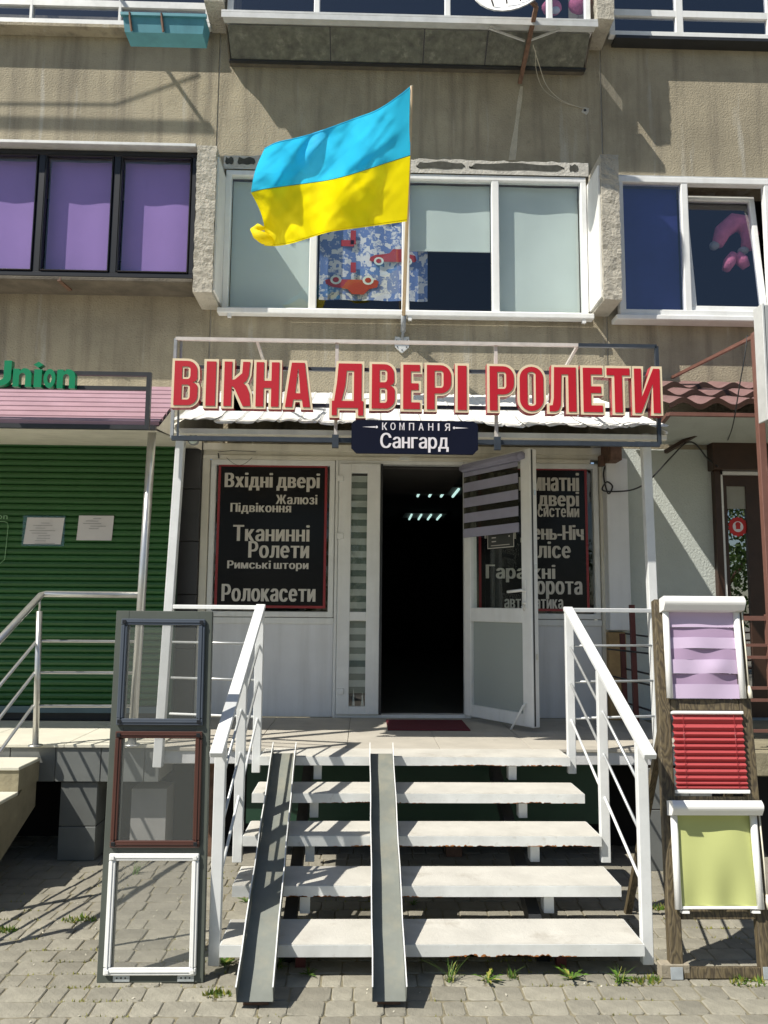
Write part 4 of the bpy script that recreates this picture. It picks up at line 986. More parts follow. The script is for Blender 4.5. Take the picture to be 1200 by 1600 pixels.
for (u0, v0, u1, v1, yy_) in ((283, 690, 247, 1191, 5.08), (1008, 690, 1030, 1180, 5.08)):
    a = at(u0, v0, yy_); b = at(u1, v1, yy_); mb = MB(); mb.bar((a.x, yy_, a.z+.05), (b.x, yy_, .60), .055, .055, .003, up=(0, 1, 0)); part('post', mb, M['rail'], can)

# sign frame
FY = 4.74
sign = thing('letter_sign', 'big red and cream letter sign ВІКНА ДВЕРІ РОЛЕТИ on a thin metal frame', 'sign', (.35, FY, 2.6))
fz1, fz0 = 3.235, az(640, 688, FY)
X0, X1 = ax(270, 600, FY), ax(1030, 600, FY)
grey_tube = mat('grey_tube', (.30, .32, .34), .5, var=.15, vs=20); dark_tube = mat('dark_tube', (.035, .045, .06), .45, var=.2, vs=20); pale_tube = mat('pale_tube', (.60, .56, .52), .5, var=.15, vs=12, rust=(18, .66))
mb = MB(); mb.bar((X0, FY+.03, fz1), (ax(905, 540, FY), FY+.03, fz1), .02, .02); part('frame_bar', mb, pale_tube, sign)
mb = MB(); mb.bar((ax(905, 540, FY), FY+.03, fz1), (X1, FY+.03, fz1), .022, .022); part('frame_bar', mb, dark_tube, sign)
for z in (az(640, 577, FY), az(640, 634, FY)):
    mb = MB(); mb.bar((X0, FY+.03, z), (X1, FY+.03, z), .022, .022); part('frame_bar', mb, dark_tube, sign)
mb = MB(); mb.bar((X0-.0, FY+.03, fz0), (X1, FY+.03, fz0), .028, .028); part('frame_bar', mb, dark_tube, sign)
mb = MB(); mb.bar((X0, FY+.03, fz1), (X0, FY+.03, fz0), .018, .018); mb.bar((X0+.03, FY+.05, fz1), (X0+.03, FY+.05, fz0), .012, .012); part('frame_bar', mb, grey_tube, sign)
mb = MB(); mb.bar((X1, FY+.03, fz1), (X1, FY+.03, fz0), .022, .022); part('frame_bar', mb, dark_tube, sign)
for u in (525, 777):
    x = ax(u, 620, FY); mb = MB(); mb.bar((x, FY+.045, fz1), (x, FY+.045, fz0-.03), .02, .02); part('frame_bar', mb, pale_tube, sign)
    mb = MB(); mb.box(x-.02, x+.02, FY+.0, FY+.03, fz0-.05, fz0+.03); part('bracket', mb, dark_tube, sign)
for (u, v, u2, v2, y2) in ((400, 533, 412, 565, 5.6), (905, 543, 870, 572, 5.6)):
    a = Vector((ax(u, v, FY), FY+.03, fz1)); b = at(u2+ (20 if u < 500 else -20), v2+60, 5.5); mb = MB(); mb.bar(a, b, .016, .016); part('brace', mb, pale_tube, sign)
for (u, v) in ((475, 635), (945, 640)):
    a = at(u-6, v, FY+.03); mb = MB(); mb.bar(a, (a.x+.12, 5.35, roofz(5.35)+.02), .014, .014); part('brace', mb, grey_tube, sign)

def arc(cx_, cy_, rx_, ry_, a0, a1, n_=6):
    return [(cx_+rx_*cos(radians(a0+(a1-a0)*k/n_)), cy_+ry_*sin(radians(a0+(a1-a0)*k/n_))) for k in range(n_+1)]
def glyph(ch, w_, h, S):
    r = lambda x0, y0, x1, y1: [(x0, y0), (x1, y0), (x1, y1), (x0, y1)]
    if ch == 'І': return [r(0, 0, w_, h)]
    if ch == 'В':
        m = h*.52; R1 = w_*.42
        o = [(0, 0), (w_-R1, 0)]+arc(w_-R1, R1, R1, R1, -90, 0)+[(w_, m-R1*.75)]+arc(w_-R1*.55, m-R1*.55, R1*.55, R1*.5, 10, 80, 3)+arc(w_-R1*.6, m+R1*.5, R1*.55, R1*.5, -80, -10, 3)+[(w_-1.2, h-R1)]+arc(w_-R1-1.2, h-R1, R1, R1, 0, 90)+[(0, h)]
        ins = lambda y0, y1: [(S, y0)]+arc(w_-S-4, y0+5, 4, 5, -90, 0, 3)+arc(w_-S-4, y1-5, 4, 5, 0, 90, 3)+[(S, y1)]
        return [o, ins(9, m-4), ins(m+5, h-9)]
    if ch == 'К':
        return [[(0, 0), (S, 0), (S, .44*h), (S+2, .44*h), (S+6, .36*h), (w_-S+1, 0), (w_+1, 0), (w_-1, .30*h), (w_-6, .46*h), (w_-11, .515*h), (w_-6, .57*h), (w_-2.5, .70*h), (w_-1, h), (w_-S, h), (w_-S-1, .74*h), (S+5, .60*h), (S, .585*h), (S, h), (0, h)]]
    if ch == 'Н': return [[(0, 0), (S, 0), (S, .42*h), (w_-S, .42*h), (w_-S, 0), (w_, 0), (w_, h), (w_-S, h), (w_-S, .58*h), (S, .58*h), (S, h), (0, h)]]
    if ch == 'А': return [[(0, 0), (S*.92, 0), (S*1.05, .17*h), (w_-S*1.05, .17*h), (w_-S*.92, 0), (w_, 0), (w_*.76, h), (w_*.24, h)], [(w_*.40, .31*h), (w_*.60, .31*h), (w_*.515, .86*h), (w_*.485, .86*h)]]
    if ch == 'Д':
        f = 12
        return [[(0, -f), (8, -f), (8, 0), (w_-8, 0), (w_-8, -f), (w_, -f), (w_, .155*h), (w_-3, .155*h), (w_-3, h), (.20*w_, h), (.15*w_, .55*h), (.07*w_, .155*h), (0, .155*h)],
                [(.30*w_, .155*h), (w_-3-S, .155*h), (w_-3-S, .84*h), (.46*w_, .84*h), (.42*w_, .5*h)]]
    if ch == 'Е': return [[(0, 0), (w_, 0), (w_, .15*h), (S, .15*h), (S, .43*h), (w_-2, .43*h), (w_-2, .58*h), (S, .58*h), (S, .85*h), (w_, .85*h), (w_, h), (0, h)]]
    if ch == 'Р':
        R1 = w_*.45; b = .36*h
        return [[(0, 0), (S, 0), (S, b), (w_-R1, b)]+arc(w_-R1, b+R1, R1, R1, -90, 0)+arc(w_-R1, h-R1, R1, R1, 0, 90)+[(0, h)], [(S, b+9)]+arc(w_-S-4, b+14, 4, 5, -90, 0, 3)+arc(w_-S-4, h-14, 4, 5, 0, 90, 3)+[(S, h-9)]]
    if ch == 'О':
        R1 = w_*.5; o = arc(R1, R1, R1, R1, 180, 360, 12)+arc(R1, h-R1, R1, R1, 0, 180, 12); q = (w_-2*S)/2
        return [o, arc(w_/2, 12, q, 4, 180, 360, 6)+arc(w_/2, h-12, q, 4, 0, 180, 6)]
    if ch == 'Л': return [[(0, 0), (.22*w_, 0), (.34*w_, .03*h), (.42*w_, .14*h), (.46*w_, .84*h), (w_-S, .84*h), (w_-S, 0), (w_, 0), (w_, h), (.19*w_, h), (.165*w_, .3*h), (.12*w_, .14*h), (0, .13*h)]]
    if ch == 'Т': return [[((w_-S)/2, 0), ((w_+S)/2, 0), ((w_+S)/2, .84*h), (w_, .84*h), (w_, h), (0, h), (0, .84*h), ((w_-S)/2, .84*h)]]
    if ch == 'И': return [[(0, 0), (S-2, 0), (w_-S+1, .66*h), (w_-S+1, 0), (w_, 0), (w_, h), (w_-S+2, h), (S-1, .34*h), (S-1, h), (0, h)]]
def offset_loop(lp, d, ccw_out=True):
    A = sum(lp[i][0]*lp[(i+1) % len(lp)][1]-lp[(i+1) % len(lp)][0]*lp[i][1] for i in range(len(lp)))
    sgn = 1 if A > 0 else -1; out = []; n_ = len(lp)
    for i in range(n_):
        a, b, c = Vector(lp[i-1]), Vector(lp[i]), Vector(lp[(i+1) % n_])
        e1, e2 = (b-a), (c-b)
        if e1.length < 1e-6 or e2.length < 1e-6: continue
        e1.normalize(); e2.normalize(); n1 = Vector((e1.y, -e1.x)); n2 = Vector((e2.y, -e2.x)); m = n1+n2
        if m.length < 1e-3: m = n1.copy()
        m.normalize(); k = 1/max(.45, m.dot(n1)); out.append(tuple(b+m*(d*k*sgn)))
    return out
letters = [('В', 268, 313), ('І', 318, 341), ('К', 346, 395), ('Н', 396, 440), ('А', 442, 489), ('Д', 515, 572), ('В', 577, 621), ('Е', 626, 660), ('Р', 663, 709), ('І', 711, 733),
           ('Р', 761, 807), ('О', 808, 853), ('Л', 854, 904), ('Е', 907, 945), ('Т', 944, 988), ('И', 987, 1035)]
BD = 4.0
for ch, u0, u1 in letters:
    yf = FY-.045
    vt = 559+(u0-268)*13/765+1; vb = 636+(u0-268)*13/765+1
    x0 = ax(u0, 600, yf); x1 = ax(u1, 600, yf); zt = az((u0+u1)/2, vt, yf); zb = az((u0+u1)/2, vb, yf)
    k = (x1-x0)/(u1-u0); W_ = (u1-u0)-2*BD; H_ = (zt-zb)/k-2*BD; S_ = 12.0
    loops = glyph(ch, W_, H_, min(S_, W_))
    tw = lambda lp: [(x0+(p_[0]+BD)*k, zb+(p_[1]+BD)*k) for p_ in lp]
    face = [tw(lp) for lp in loops]
    bord = [tw(offset_loop(lp, BD if i == 0 else -BD*.75)) for i, lp in enumerate(loops)]
    V, Fc = curve_mesh(bord, .03)
    mb = MB(); mb.add([(v.x, yf+.032-v.z, v.y) for v in V], Fc)
    mb.mi = []
    for f in mb.f:
        n0 = (mb.v[f[1]]-mb.v[f[0]]).cross(mb.v[f[2]]-mb.v[f[0]])
        mb.mi.append(0 if n0.length and abs(n0.normalized().y) > .5 else 1)
    le = part('letter', mb, [M['lettercream'], M['letterside']], sign)
    V, Fc = curve_mesh(face, .001)
    mb = MB(); mb.add([(v.x, yf-.0005-v.z, v.y) for v in V], Fc); part('letter_face', mb, M['letterred'], le)

# hanging name board
hb = thing('name_board', 'dark navy company name board with white lettering hanging under the red letters', 'sign', tuple(at(648, 710, FY-.05)))
yb = FY-.055; bx0_, bx1_ = ax(549, 684, yb), ax(747, 684, yb); bz0, bz1 = az(648, 709, yb), az(648, 657, yb)
cc = .03; wv = [(bx0_+cc, bz0), (bx1_-cc, bz0), (bx1_-.008, bz0+cc*.8), (bx1_, bz0+cc), (bx1_, bz1-cc), (bx1_-.01, bz1-.012), (bx1_-cc, bz1), (bx0_+cc, bz1), (bx0_+.01, bz1-.012), (bx0_, bz1-cc), (bx0_, bz0+cc), (bx0_+.008, bz0+cc*.8)]
mb = MB(); n_ = len(wv); mb.add([(p_[0], yb, p_[1]) for p_ in wv]+[(p_[0], yb+.02, p_[1]) for p_ in wv], [tuple(range(n_)), tuple(range(2*n_-1, n_-1, -1))]+[(i, n_+i, n_+(i+1) % n_, (i+1) % n_) for i in range(n_)]); part('board', mb, M['navy'], hb)
mb = MB(); u_ = 597
for ch_, uu in zip('КОМПАНІЯ', (597, 610, 624, 639, 654, 669, 684, 695)):
    put_text(mb, ch_, ax(uu, 668, yb), ax(uu+(8 if ch_ not in 'І' else 2.5), 668, yb), az(648, 672.5, yb)-.0, az(648, 661, yb), yb-.002, .02)
part('lettering', mb, M['signwhite'], hb)
mb = MB(); put_text(mb, 'Сангард', ax(594, 690, yb), ax(701, 690, yb), az(648, 707, yb), az(648, 677, yb), yb-.002, .022); part('lettering', mb, M['signwhite'], hb)
for (ua, ub) in ((566, 590), (732, 708)):
    mb = MB(); a = at(ua, 667 if ua < 600 else 669, yb); b = at(ub, 667 if ua < 600 else 669, yb); s_ = 1 if ub > ua else -1
    mb.add([(a.x, yb-.002, a.z), (b.x-s_*.015, yb-.002, a.z-.005), (b.x-s_*.015, yb-.002, a.z+.005)], [(0, 1, 2)] if s_ > 0 else [(0, 2, 1)]); disc(mb, Vector((b.x-s_*.006, 0, a.z)), .008, yb-.0025, 10)
    part('ornament', mb, M['signwhite'], hb)
mb = MB(); x = ax(632, 712, FY); mb.box(x-.03, x+.03, FY+.0, FY+.02, bz0-.03, bz0-.002); part('bracket', mb, M['pvc_cream'], hb)

# round camera lamp under the canopy
lmp = thing('round_spotlight', 'small round clear spotlight under the left corner of the canopy', 'lamp', tuple(at(303, 686, 5.1)))
mb = MB(); c = at(303, 688, 5.1); mb.tube([(c.x, 5.16, c.z), (c.x, 5.10, c.z), (c.x, 5.08, c.z)], [.02, .035, .038], 14); part('body', mb, grey_tube, lmp)
mb = MB(); mb.ball((c.x, 5.075, c.z), (.03, .012, .03)); part('lens', mb, M['blind'], lmp)
mb = MB(); mb.bar((c.x-.09, 5.12, c.z+.03), (c.x, 5.15, c.z), .02, .02); part('bracket', mb, grey_tube, lmp)

# ================================================================== FLAG
flg = thing('flag', 'blue and yellow flag waving from a wooden pole over the shop sign', 'flag', tuple(at(628, 525, 6.4)))
pb = Vector(at(630, 512, 6.42)); pt = at(643.5, 134, 5.2)
mb = MB(); mb.tube([pb, pb.lerp(pt, .5), pt], [.016, .014, .012], 10); part('pole', mb, M['poleWood'], flg)
hx = lambda pts, s: None
def interp(pts, s):
    L_ = [0]
    for i in range(1, len(pts)): L_.append(L_[-1]+math.dist(pts[i], pts[i-1]))
    d = s*L_[-1]
    for i in range(1, len(pts)):
        if d <= L_[i]+1e-9:
            k = (d-L_[i-1])/(L_[i]-L_[i-1]); 
            return (pts[i-1][0]+(pts[i][0]-pts[i-1][0])*k, pts[i-1][1]+(pts[i][1]-pts[i-1][1])*k)
    return pts[-1]
def smooth(pts, it=2):
    for _ in range(it):
        q = [pts[0]]
        for i in range(len(pts)-1):
            a, b = pts[i], pts[i+1]; q += [(.75*a[0]+.25*b[0], .75*a[1]+.25*b[1]), (.25*a[0]+.75*b[0], .25*a[1]+.75*b[1])]
        pts = q+[pts[-1]]
    return pts
topE = smooth([(643, 133), (622, 150), (590, 172), (555, 184), (515, 199), (470, 214), (432, 221), (414, 231)])
midE = smooth([(641, 243), (600, 256), (562, 269), (520, 281), (470, 288), (432, 293), (410, 296), (392, 301)])
botE = smooth([(636, 346), (600, 351), (555, 357), (515, 362), (480, 373), (455, 381), (432, 385), (413, 384)])
flyT = [(414, 231), (407, 248), (401, 272), (392, 301)]
def fpos(s, t):
    a = interp(topE, s); m = interp(midE, s); b = interp(botE, s)
    if t < .5: k = t*2; u = a[0]+(m[0]-a[0])*k; v = a[1]+(m[1]-a[1])*k
    else: k = t*2-1; u = m[0]+(b[0]-m[0])*k; v = m[1]+(b[1]-m[1])*k
    if s > .9:
        e = (s-.9)/.1
        if t > .5: u += e*8*sin((t-.5)*2*pi)*1.0; 
        else: u -= e*4*sin(t*2*pi)
    # depth: hoist follows the slanting pole
    y = 5.2+(5.79-5.2)*t
    d1 = s*6.2-t*2.6
    amp = .075*min(1, s*2.2)
    y += amp*sin(d1*1.5+.4) + .035*min(1, s*3)*sin(s*15+t*4.5+1) + .014*min(1, s*2)*sin(s*29-t*9) + .005*min(1, s*4)*sin(s*58+t*21)*sin(t*7+s*3) + .010*min(1, s*3)*abs(sin(s*11-t*8+.6)) + .022*math.exp(-((t-.25-.45*s)/.05)**2)*min(1, s*3)*max(0, 1-s*1.1) - .12*s*s
    y += .05*math.exp(-((s-.33-.25*(1-t))/.06)**2)*max(0, sin(pi*min(1, max(0, (t-.45)*2.2)))) 
    y -= .07*math.exp(-((s-.80+.1*t)/.05)**2)*min(1, max(0, (t-.35)*2))
    y += .05*math.exp(-((s-.84)/.035)**2)*math.exp(-((t-.42)/.1)**2)
    nz = mnoise.noise(Vector((s*5+t*2.5, t*4-s*1.5, 3.1)))*.020+mnoise.noise(Vector((s*13-t*6, t*9+s*3, 7.7)))*.010-.016*abs(mnoise.noise(Vector((s*3.2+t*3.5, t*1.2-s*1.5, 9.1))))-.010*abs(mnoise.noise(Vector((s*7-t*6, t*2.5+s*2, 4.4))))
    y += nz*min(1, s*5)
    return at(u, v, y)
for (t0, t1, m_, nm) in ((0, .5, M['fblue'], 'blue_stripe'), (.5, 1, M['fyellow'], 'yellow_stripe')):
    mb = MB(); mb.grid(lambda s_, t_: fpos(s_, t0+(t1-t0)*t_), 120, 44)
    o = part(nm, mb, m_, flg); 
for (t_, nm) in ((.5, 'seam'), (.012, 'hem'), (.988, 'hem')):
    mb = MB(); mb.tube([fpos(k/60, t_)+Vector((0, -.0015, 0)) for k in range(61)], .0028, 5); part(nm, mb, mat('stitch_%s_%d' % (nm, int(t_*100)), (.20, .33, .10) if nm == 'seam' else ((.02, .42, .70) if t_ < .5 else (.70, .56, .0)), .8), flg)
# rolled lower fly corner
mb = MB(); cpts = [at(425, 378, 5.62), at(412, 372, 5.58), at(401, 366, 5.60), at(397, 360, 5.63), at(404, 355, 5.62), at(413, 357, 5.60)]
mb.tube(cpts, [.03, .045, .035, .03, .028, .012], 10); part('curled_corner', mb, M['fyellow'], flg)
plt = thing('flag_bracket', 'light grey shield-shaped wall plate holding the flagpole', 'bracket', tuple(at(628, 538, 6.47)))
pc = at(628, 538, 6.47); s_ = .065
sh = [(-.9, 1), (-.35, .95), (0, .75), (.35, .95), (.9, 1), (1.0, .3), (.9, -.4), (.1, -1.15), (-.1, -1.15), (-.9, -.4), (-1, .3)]
mb = MB(); n_ = len(sh); mb.add([(pc.x+p_[0]*s_, 6.462, pc.z+p_[1]*s_) for p_ in sh]+[(pc.x+p_[0]*s_, 6.4795, pc.z+p_[1]*s_) for p_ in sh], [tuple(range(n_-1, -1, -1)), tuple(range(n_, 2*n_))]+[(i, (i+1) % n_, n_+(i+1) % n_, n_+i) for i in range(n_)])
part('plate', mb, M['flash'], plt)
mb = MB()
for (a, b) in ((-.7, .5), (.7, .5), (-.6, -.4), (.6, -.4), (0, -.8)): mb.ball((pc.x+a*s_, 6.46, pc.z+b*s_), .006, 6, 4)
part('screw', mb, dark_tube, plt)
mb = MB(); mb.tube([pb+(pt-pb)*-.02, pb+(pt-pb)*.06], .022, 10); mb.tube([(pc.x, 6.47, pc.z+.01), pb], .012, 8); part('socket', mb, grey_tube, plt)

# ================================================================== UPPER THINGS
pl = thing('balcony_planter', 'empty turquoise plastic planter box hanging under the upper left window', 'planter', tuple(at(255, 68, 5.95)))
pa, pb_ = ax(190, 45, 5.92), ax(320, 45, 5.92); z0_, z1_ = az(255, 53, 5.95), az(255, 20, 5.9)
mb = MB(); vs = []
for (ins, z) in ((.02, z0_), (0, z1_)):
    vs += [(pa+ins, 5.92+ins, z), (pb_-ins, 5.92+ins, z), (pb_-ins, 6.11-ins*.2, z), (pa+ins, 6.11-ins*.2, z)]
mb.add(vs, [(0, 3, 2, 1), (0, 1, 5, 4), (1, 2, 6, 5), (2, 3, 7, 6), (3, 0, 4, 7)])
mb.box(pa-.012, pb_+.012, 5.905, 5.93, z1_-.02, z1_+.005); part('box', mb, M['turq'], pl)
for u in (200, 250):
    x = ax(u, 50, 5.9); mb = MB(); mb.bar((x, 5.905, z1_), (x+.02, 5.925, z0_-.0), .02, .01); part('hook', mb, M['rusty'], pl)

cr = thing('clothes_rail', 'clothes drying rail above the upper left window throwing a straight shadow', 'rail', (-3, 6.4, 7.8))
mb = MB(); mb.tube([(-5.6, 5.62, 7.75), (-2.75, 5.62, 7.75)], .028, 8); part('rod', mb, M['steel'], cr)
mb = MB(); mb.tube([(-5.6, 5.8, 7.55), (-4.4, 5.8, 7.50), (-3.3, 5.8, 7.52), (-2.5, 5.85, 7.70)], .008, 6); part('wire', mb, M['black'], cr)
for x in (-4.6, -2.78): mb = MB(); mb.bar((x, 6.46, 7.70), (x, 5.60, 7.74), .025, .025); part('bracket', mb, M['steel'], cr)
dish = thing('satellite_dish', 'white satellite dish on a rusty bracket in front of the upper balcony', 'satellite dish', tuple(at(815, 128, 6.47)))
dc = at(800, -30, 5.72); nrm = (Vector((-.25, -.85, .12))).normalized(); up_ = Vector((0, 0, 1)); rx_ = nrm.cross(up_).normalized(); ru = rx_.cross(nrm).normalized()
mb = MB(); Rr = .33
mb.grid(lambda s_, t_: dc+rx_*(Rr*t_*cos(2*pi*s_))+ru*(Rr*1.08*t_*sin(2*pi*s_))+nrm*(.07*t_*t_), 32, 8)
mb.grid(lambda s_, t_: dc-nrm*.006+rx_*((Rr+.005)*t_*cos(2*pi*s_))+ru*((Rr+.005)*1.08*t_*sin(2*pi*s_))+nrm*(.07*t_*t_), 32, 8); part('reflector', mb, M['plastic'], dish)
mb = MB(); mb.bar(at(812, 130, 6.46), at(838, 10, 5.95), .035, .025); mb.bar(at(838, 10, 5.95), dc-nrm*.01, .03, .03); part('mast', mb, M['rusty'], dish)
mb = MB(); mb.bar(at(820, 64, 6.2), at(764, 44, 6.1), .014, .014); mb.bar(at(826, 64, 6.2), at(875, 46, 6.1), .014, .014); part('brace', mb, M['flash'], dish)
mb = MB()
for du in (-18, 8, 34): mb.tube([dc-ru*.28+rx_*(.0+du*.004)+nrm*.06, dc-ru*.1+rx_*(du*.006)+nrm*.22], .006, 6)
part('feed_arm', mb, M['black'], dish)
def cable(name, label, pts, m_, r_=.004, cat='cable'):
    P_ = [Vector(p_) for p_ in pts]; Q = []
    for i in range(len(P_)-1):
        p0, p1, p2, p3 = P_[max(i-1, 0)], P_[i], P_[i+1], P_[min(i+2, len(P_)-1)]
        for k in range(6):
            t = k/6; Q.append(.5*((2*p1)+(p2-p0)*t+(2*p0-5*p1+4*p2-p3)*t*t+(3*p1-p0-3*p2+p3)*t**3))
    Q.append(P_[-1]); mb = MB(); mb.tube(Q, r_, 6); o = part(name, mb, m_); tag(o, label, cat); return o
pale = mat('pale_cable', (.45, .42, .34), .7)
cable('antenna_cable', 'thin pale cable sagging from the satellite dish to a hole in the wall', [at(833, 70, 6.1), at(842, 100, 6.2), at(855, 135, 6.35), at(880, 158, 6.45), at(914, 170, 6.475)], pale, .0035)
cable('antenna_cable', 'shorter thin pale cable under the satellite dish ending lower at the wall hole', [at(837, 78, 6.15), at(838, 110, 6.3), at(850, 140, 6.42), at(880, 160, 6.46), at(910, 168, 6.475)], pale, .0025)
mb = MB(); disc(mb, at(915, 173, 6.477), .03, 6.4775, 9, .3); o = part('wall_hole', mb, M['foam'], bld)
mb = MB(); disc(mb, at(914, 172, 6.476), .013, 6.4765, 8, .2); o = part('wall_hole', mb, M['black'], bld)

# ================================================================== LEFT NEIGHBOUR'S CANOPY
lc = thing('pink_canopy', 'pink ribbed canopy with black edge over the green shutter', 'canopy', (-2.2, 5.15, 0))
ly0, ly1 = 5.0, 5.75; lz0, lz1 = az(130, 663, ly0), az(130, 606, ly1)
lxa, lxb = -4.7, ax(268, 640, 5.3)
nr = 8
for k in range(nr):
    mb = MB(); t0 = k/nr; t1 = (k+1)/nr
    P_ = lambda t, h: (ly0+(ly1-ly0)*t-h*.55, lz0+(lz1-lz0)*t+h*.8)
    pr_ = [(t0, 0), (t0+.10/nr, .022), (t0+.80/nr, .024), (t0+.88/nr, .0)]
    for i in range(len(pr_)-1):
        a = P_(*pr_[i]); b = P_(*pr_[i+1]); mb.quad((lxa, a[0], a[1]), (lxb, a[0], a[1]), (lxb, b[0], b[1]), (lxa, b[0], b[1]))
    part('siding_strip', mb, M['pink'], lc)
mb = MB(); mb.quad((lxa, ly0, lz0-.006), (lxb, ly0, lz0-.006), (lxb, ly1, lz1-.006), (lxa, ly1, lz1-.006)); part('backing', mb, M['black'], lc)
mb = MB(); mb.box(lxa, lxb-.02, ly0-.01, ly0+.02, lz0-.03, lz0-.001); part('edge_trim', mb, M['black'], lc)
mb = MB(); mb.quad((lxa, ly0+.02, lz0-.03), (lxb-.02, ly0+.02, lz0-.03), (lxb-.02, 6.40, lz0+.13), (lxa, 6.40, lz0+.13)); part('soffit', mb, M['pvc_cream'], lc)
mb = MB(); mb.add([(lxb-.02, ly0, lz0-.02), (lxb-.02, 6.42, lz0+.12), (lxb-.02, 6.42, lz1-.02), (lxb-.02, ly1, lz1-.01)], [(0, 1, 2, 3)]); mb.quad((lxa, ly1, lz1-.01), (lxb-.02, ly1, lz1-.01), (lxb-.02, 6.47, lz1+.02), (lxa, 6.47, lz1+.02)); part('side_fascia', mb, M['pvc_cream'], lc)
mb = MB(); a = at(238, 672, 5.16); b = at(208, 1122, 5.16); mb.tube([(a.x, 5.16, a.z+.02), (b.x, 5.16, LZ)], .027, 12); mb.tube([(b.x, 5.16, LZ), (b.x, 5.16, LZ+.012)], .05, 12); part('post', mb, M['steel'], lc)
us = thing('letter_sign', 'green Union letters on a black tube frame over the pink canopy', 'sign', tuple(at(60, 605, 4.92)))
uy = 4.92; ux1 = ax(233, 600, uy); ux0 = -4.6
mb = MB()
for v in (584, 606.5): z = az(150, v, uy); mb.bar((ux0, uy, z), (ux1, uy, z), .025, .025)
mb.bar((ux1, uy, az(233, 585, uy)+.01), (ux1, uy, az(231, 672, uy)), .028, .028); part('frame_bar', mb, M['black'], us)
uyf = uy-.05
def ext_text(s, x0, x1, z0, z1, y, d, bold):
    V, Fc = text_mesh(s, bold)
    a0 = min(v.x for v in V); a1 = max(v.x for v in V); b0 = min(v.y for v in V); b1 = max(v.y for v in V)
    T = lambda v, yy: Vector((x0+(v.x-a0)/(a1-a0)*(x1-x0), yy, z0+(v.y-b0)/(b1-b0)*(z1-z0)))
    mb = MB(); n = len(V); mb.add([T(v, y) for v in V]+[T(v, y+d) for v in V], list(Fc)+[tuple(i+n for i in reversed(f)) for f in Fc])
    ed = {}
    for f in Fc:
        for i in range(len(f)): e = (f[i], f[(i+1) % len(f)]); ed[e] = 1
    o = []
    for (a, b) in ed:
        if (b, a) not in ed: o.append((a, b, b+n, a+n))
    mb.add([], []); base = 0
    for q in o: mb.f.append(list(q)); mb.sm.append(False); mb.mi.append(0)
    return mb
def uglyph(ch):
    if ch == 'U': return [[(0, 1), (.30, 1), (.30, .36)]+arc(.5, .36, .20, .14, 180, 360, 6)+[(.70, 1), (1, 1), (1, .34)]+arc(.5, .34, .5, .34, 360, 180, 12)], (1, 1)
    if ch == 'n': return [[(0, 0), (.33, 0), (.33, .58)]+arc(.5, .58, .17, .17, 180, 0, 5)+[(.67, 0), (1, 0), (1, .62)]+arc(.62, .62, .38, .38, 0, 110, 6)+[(.36, .84), (.33, .97), (0, .97)]], (1, 1)
    if ch == 'i': return [[(0, 0), (1, 0), (1, .70), (0, .70)], [(.5, .76), (1.15, .88), (.5, 1), (-.15, .88)]], (1, 1)
    return [arc(.5, .5, .5, .5, 0, 348, 20), arc(.5, .5, .19, .24, 0, 348, 16)], (1, 1)
for ch_, u0, u1, vt, vb in (('U', -22, 17, 564, 604), ('n', 20, 49, 575.5, 604.5), ('i', 53, 65, 565, 605), ('o', 68, 86.5, 576, 606), ('n', 89, 117.5, 576, 606)):
    lps, _ = uglyph(ch_); xa_, xb_, za_, zb_ = ax(u0, 590, uyf), ax(u1, 590, uyf), az(60, vb, uyf), az(60, vt, uyf)
    V, Fc = curve_mesh([[(xa_+(xb_-xa_)*p_[0], za_+(zb_-za_)*p_[1]) for p_ in lp] for lp in lps], .02)
    mb = MB(); mb.add([(v.x, uyf+.02-v.z, v.y) for v in V], Fc); part('letter', mb, M['unionW'], us)
# stainless railing of the neighbour
nr_ = thing('steel_railing', 'stainless steel tube railing on the left platform and steps', 'railing', tuple(atz(52, 1145, LZ)))
ryy = 5.17; zh = az(150, 929, ryy); xa = ax(66, 930, ryy); xb = ax(224, 930, ryy)
sl = .142/.3
mb = MB(); mb.tube([(xb, ryy, zh), (xa+.02, ryy, zh), (xa, ryy-.02, zh-.008), (xa, 3.7, zh-(ryy-3.7)*sl)], .021, 10); part('handrail', mb, M['steel'], nr_)
pbx = ax(52, 1145, ryy-.05)
mb = MB(); mb.tube([(pbx+.01, ryy-.03, LZ), (xa-.0, ryy-.03, az(64, 955, ryy))], .019, 10); mb.tube([(xa, ryy-.03, az(64, 958, ryy)), (xa, ryy-.03, zh)], .007, 8); mb.tube([(pbx+.01, ryy-.03, LZ), (pbx+.01, ryy-.03, LZ+.008)], .045, 12); part('post', mb, M['steel'], nr_)
for yp in (4.25, 3.75):
    zt = zh-(ryy-yp)*sl; mb = MB(); mb.tube([(xa-.02, yp, max(.0, zt-.85)), (xa-.01, yp, zt)], .019, 10); part('post', mb, M['steel'], nr_)
for v in (1002, 1051, 1103):
    z = az(150, v, ryy); mb = MB(); mb.tube([(xb, ryy, z), (xa-.01, ryy-.02, z), (xa-.01, 3.72, z-(ryy-3.72)*sl)], .010, 8); part('rod', mb, M['steel'], nr_)

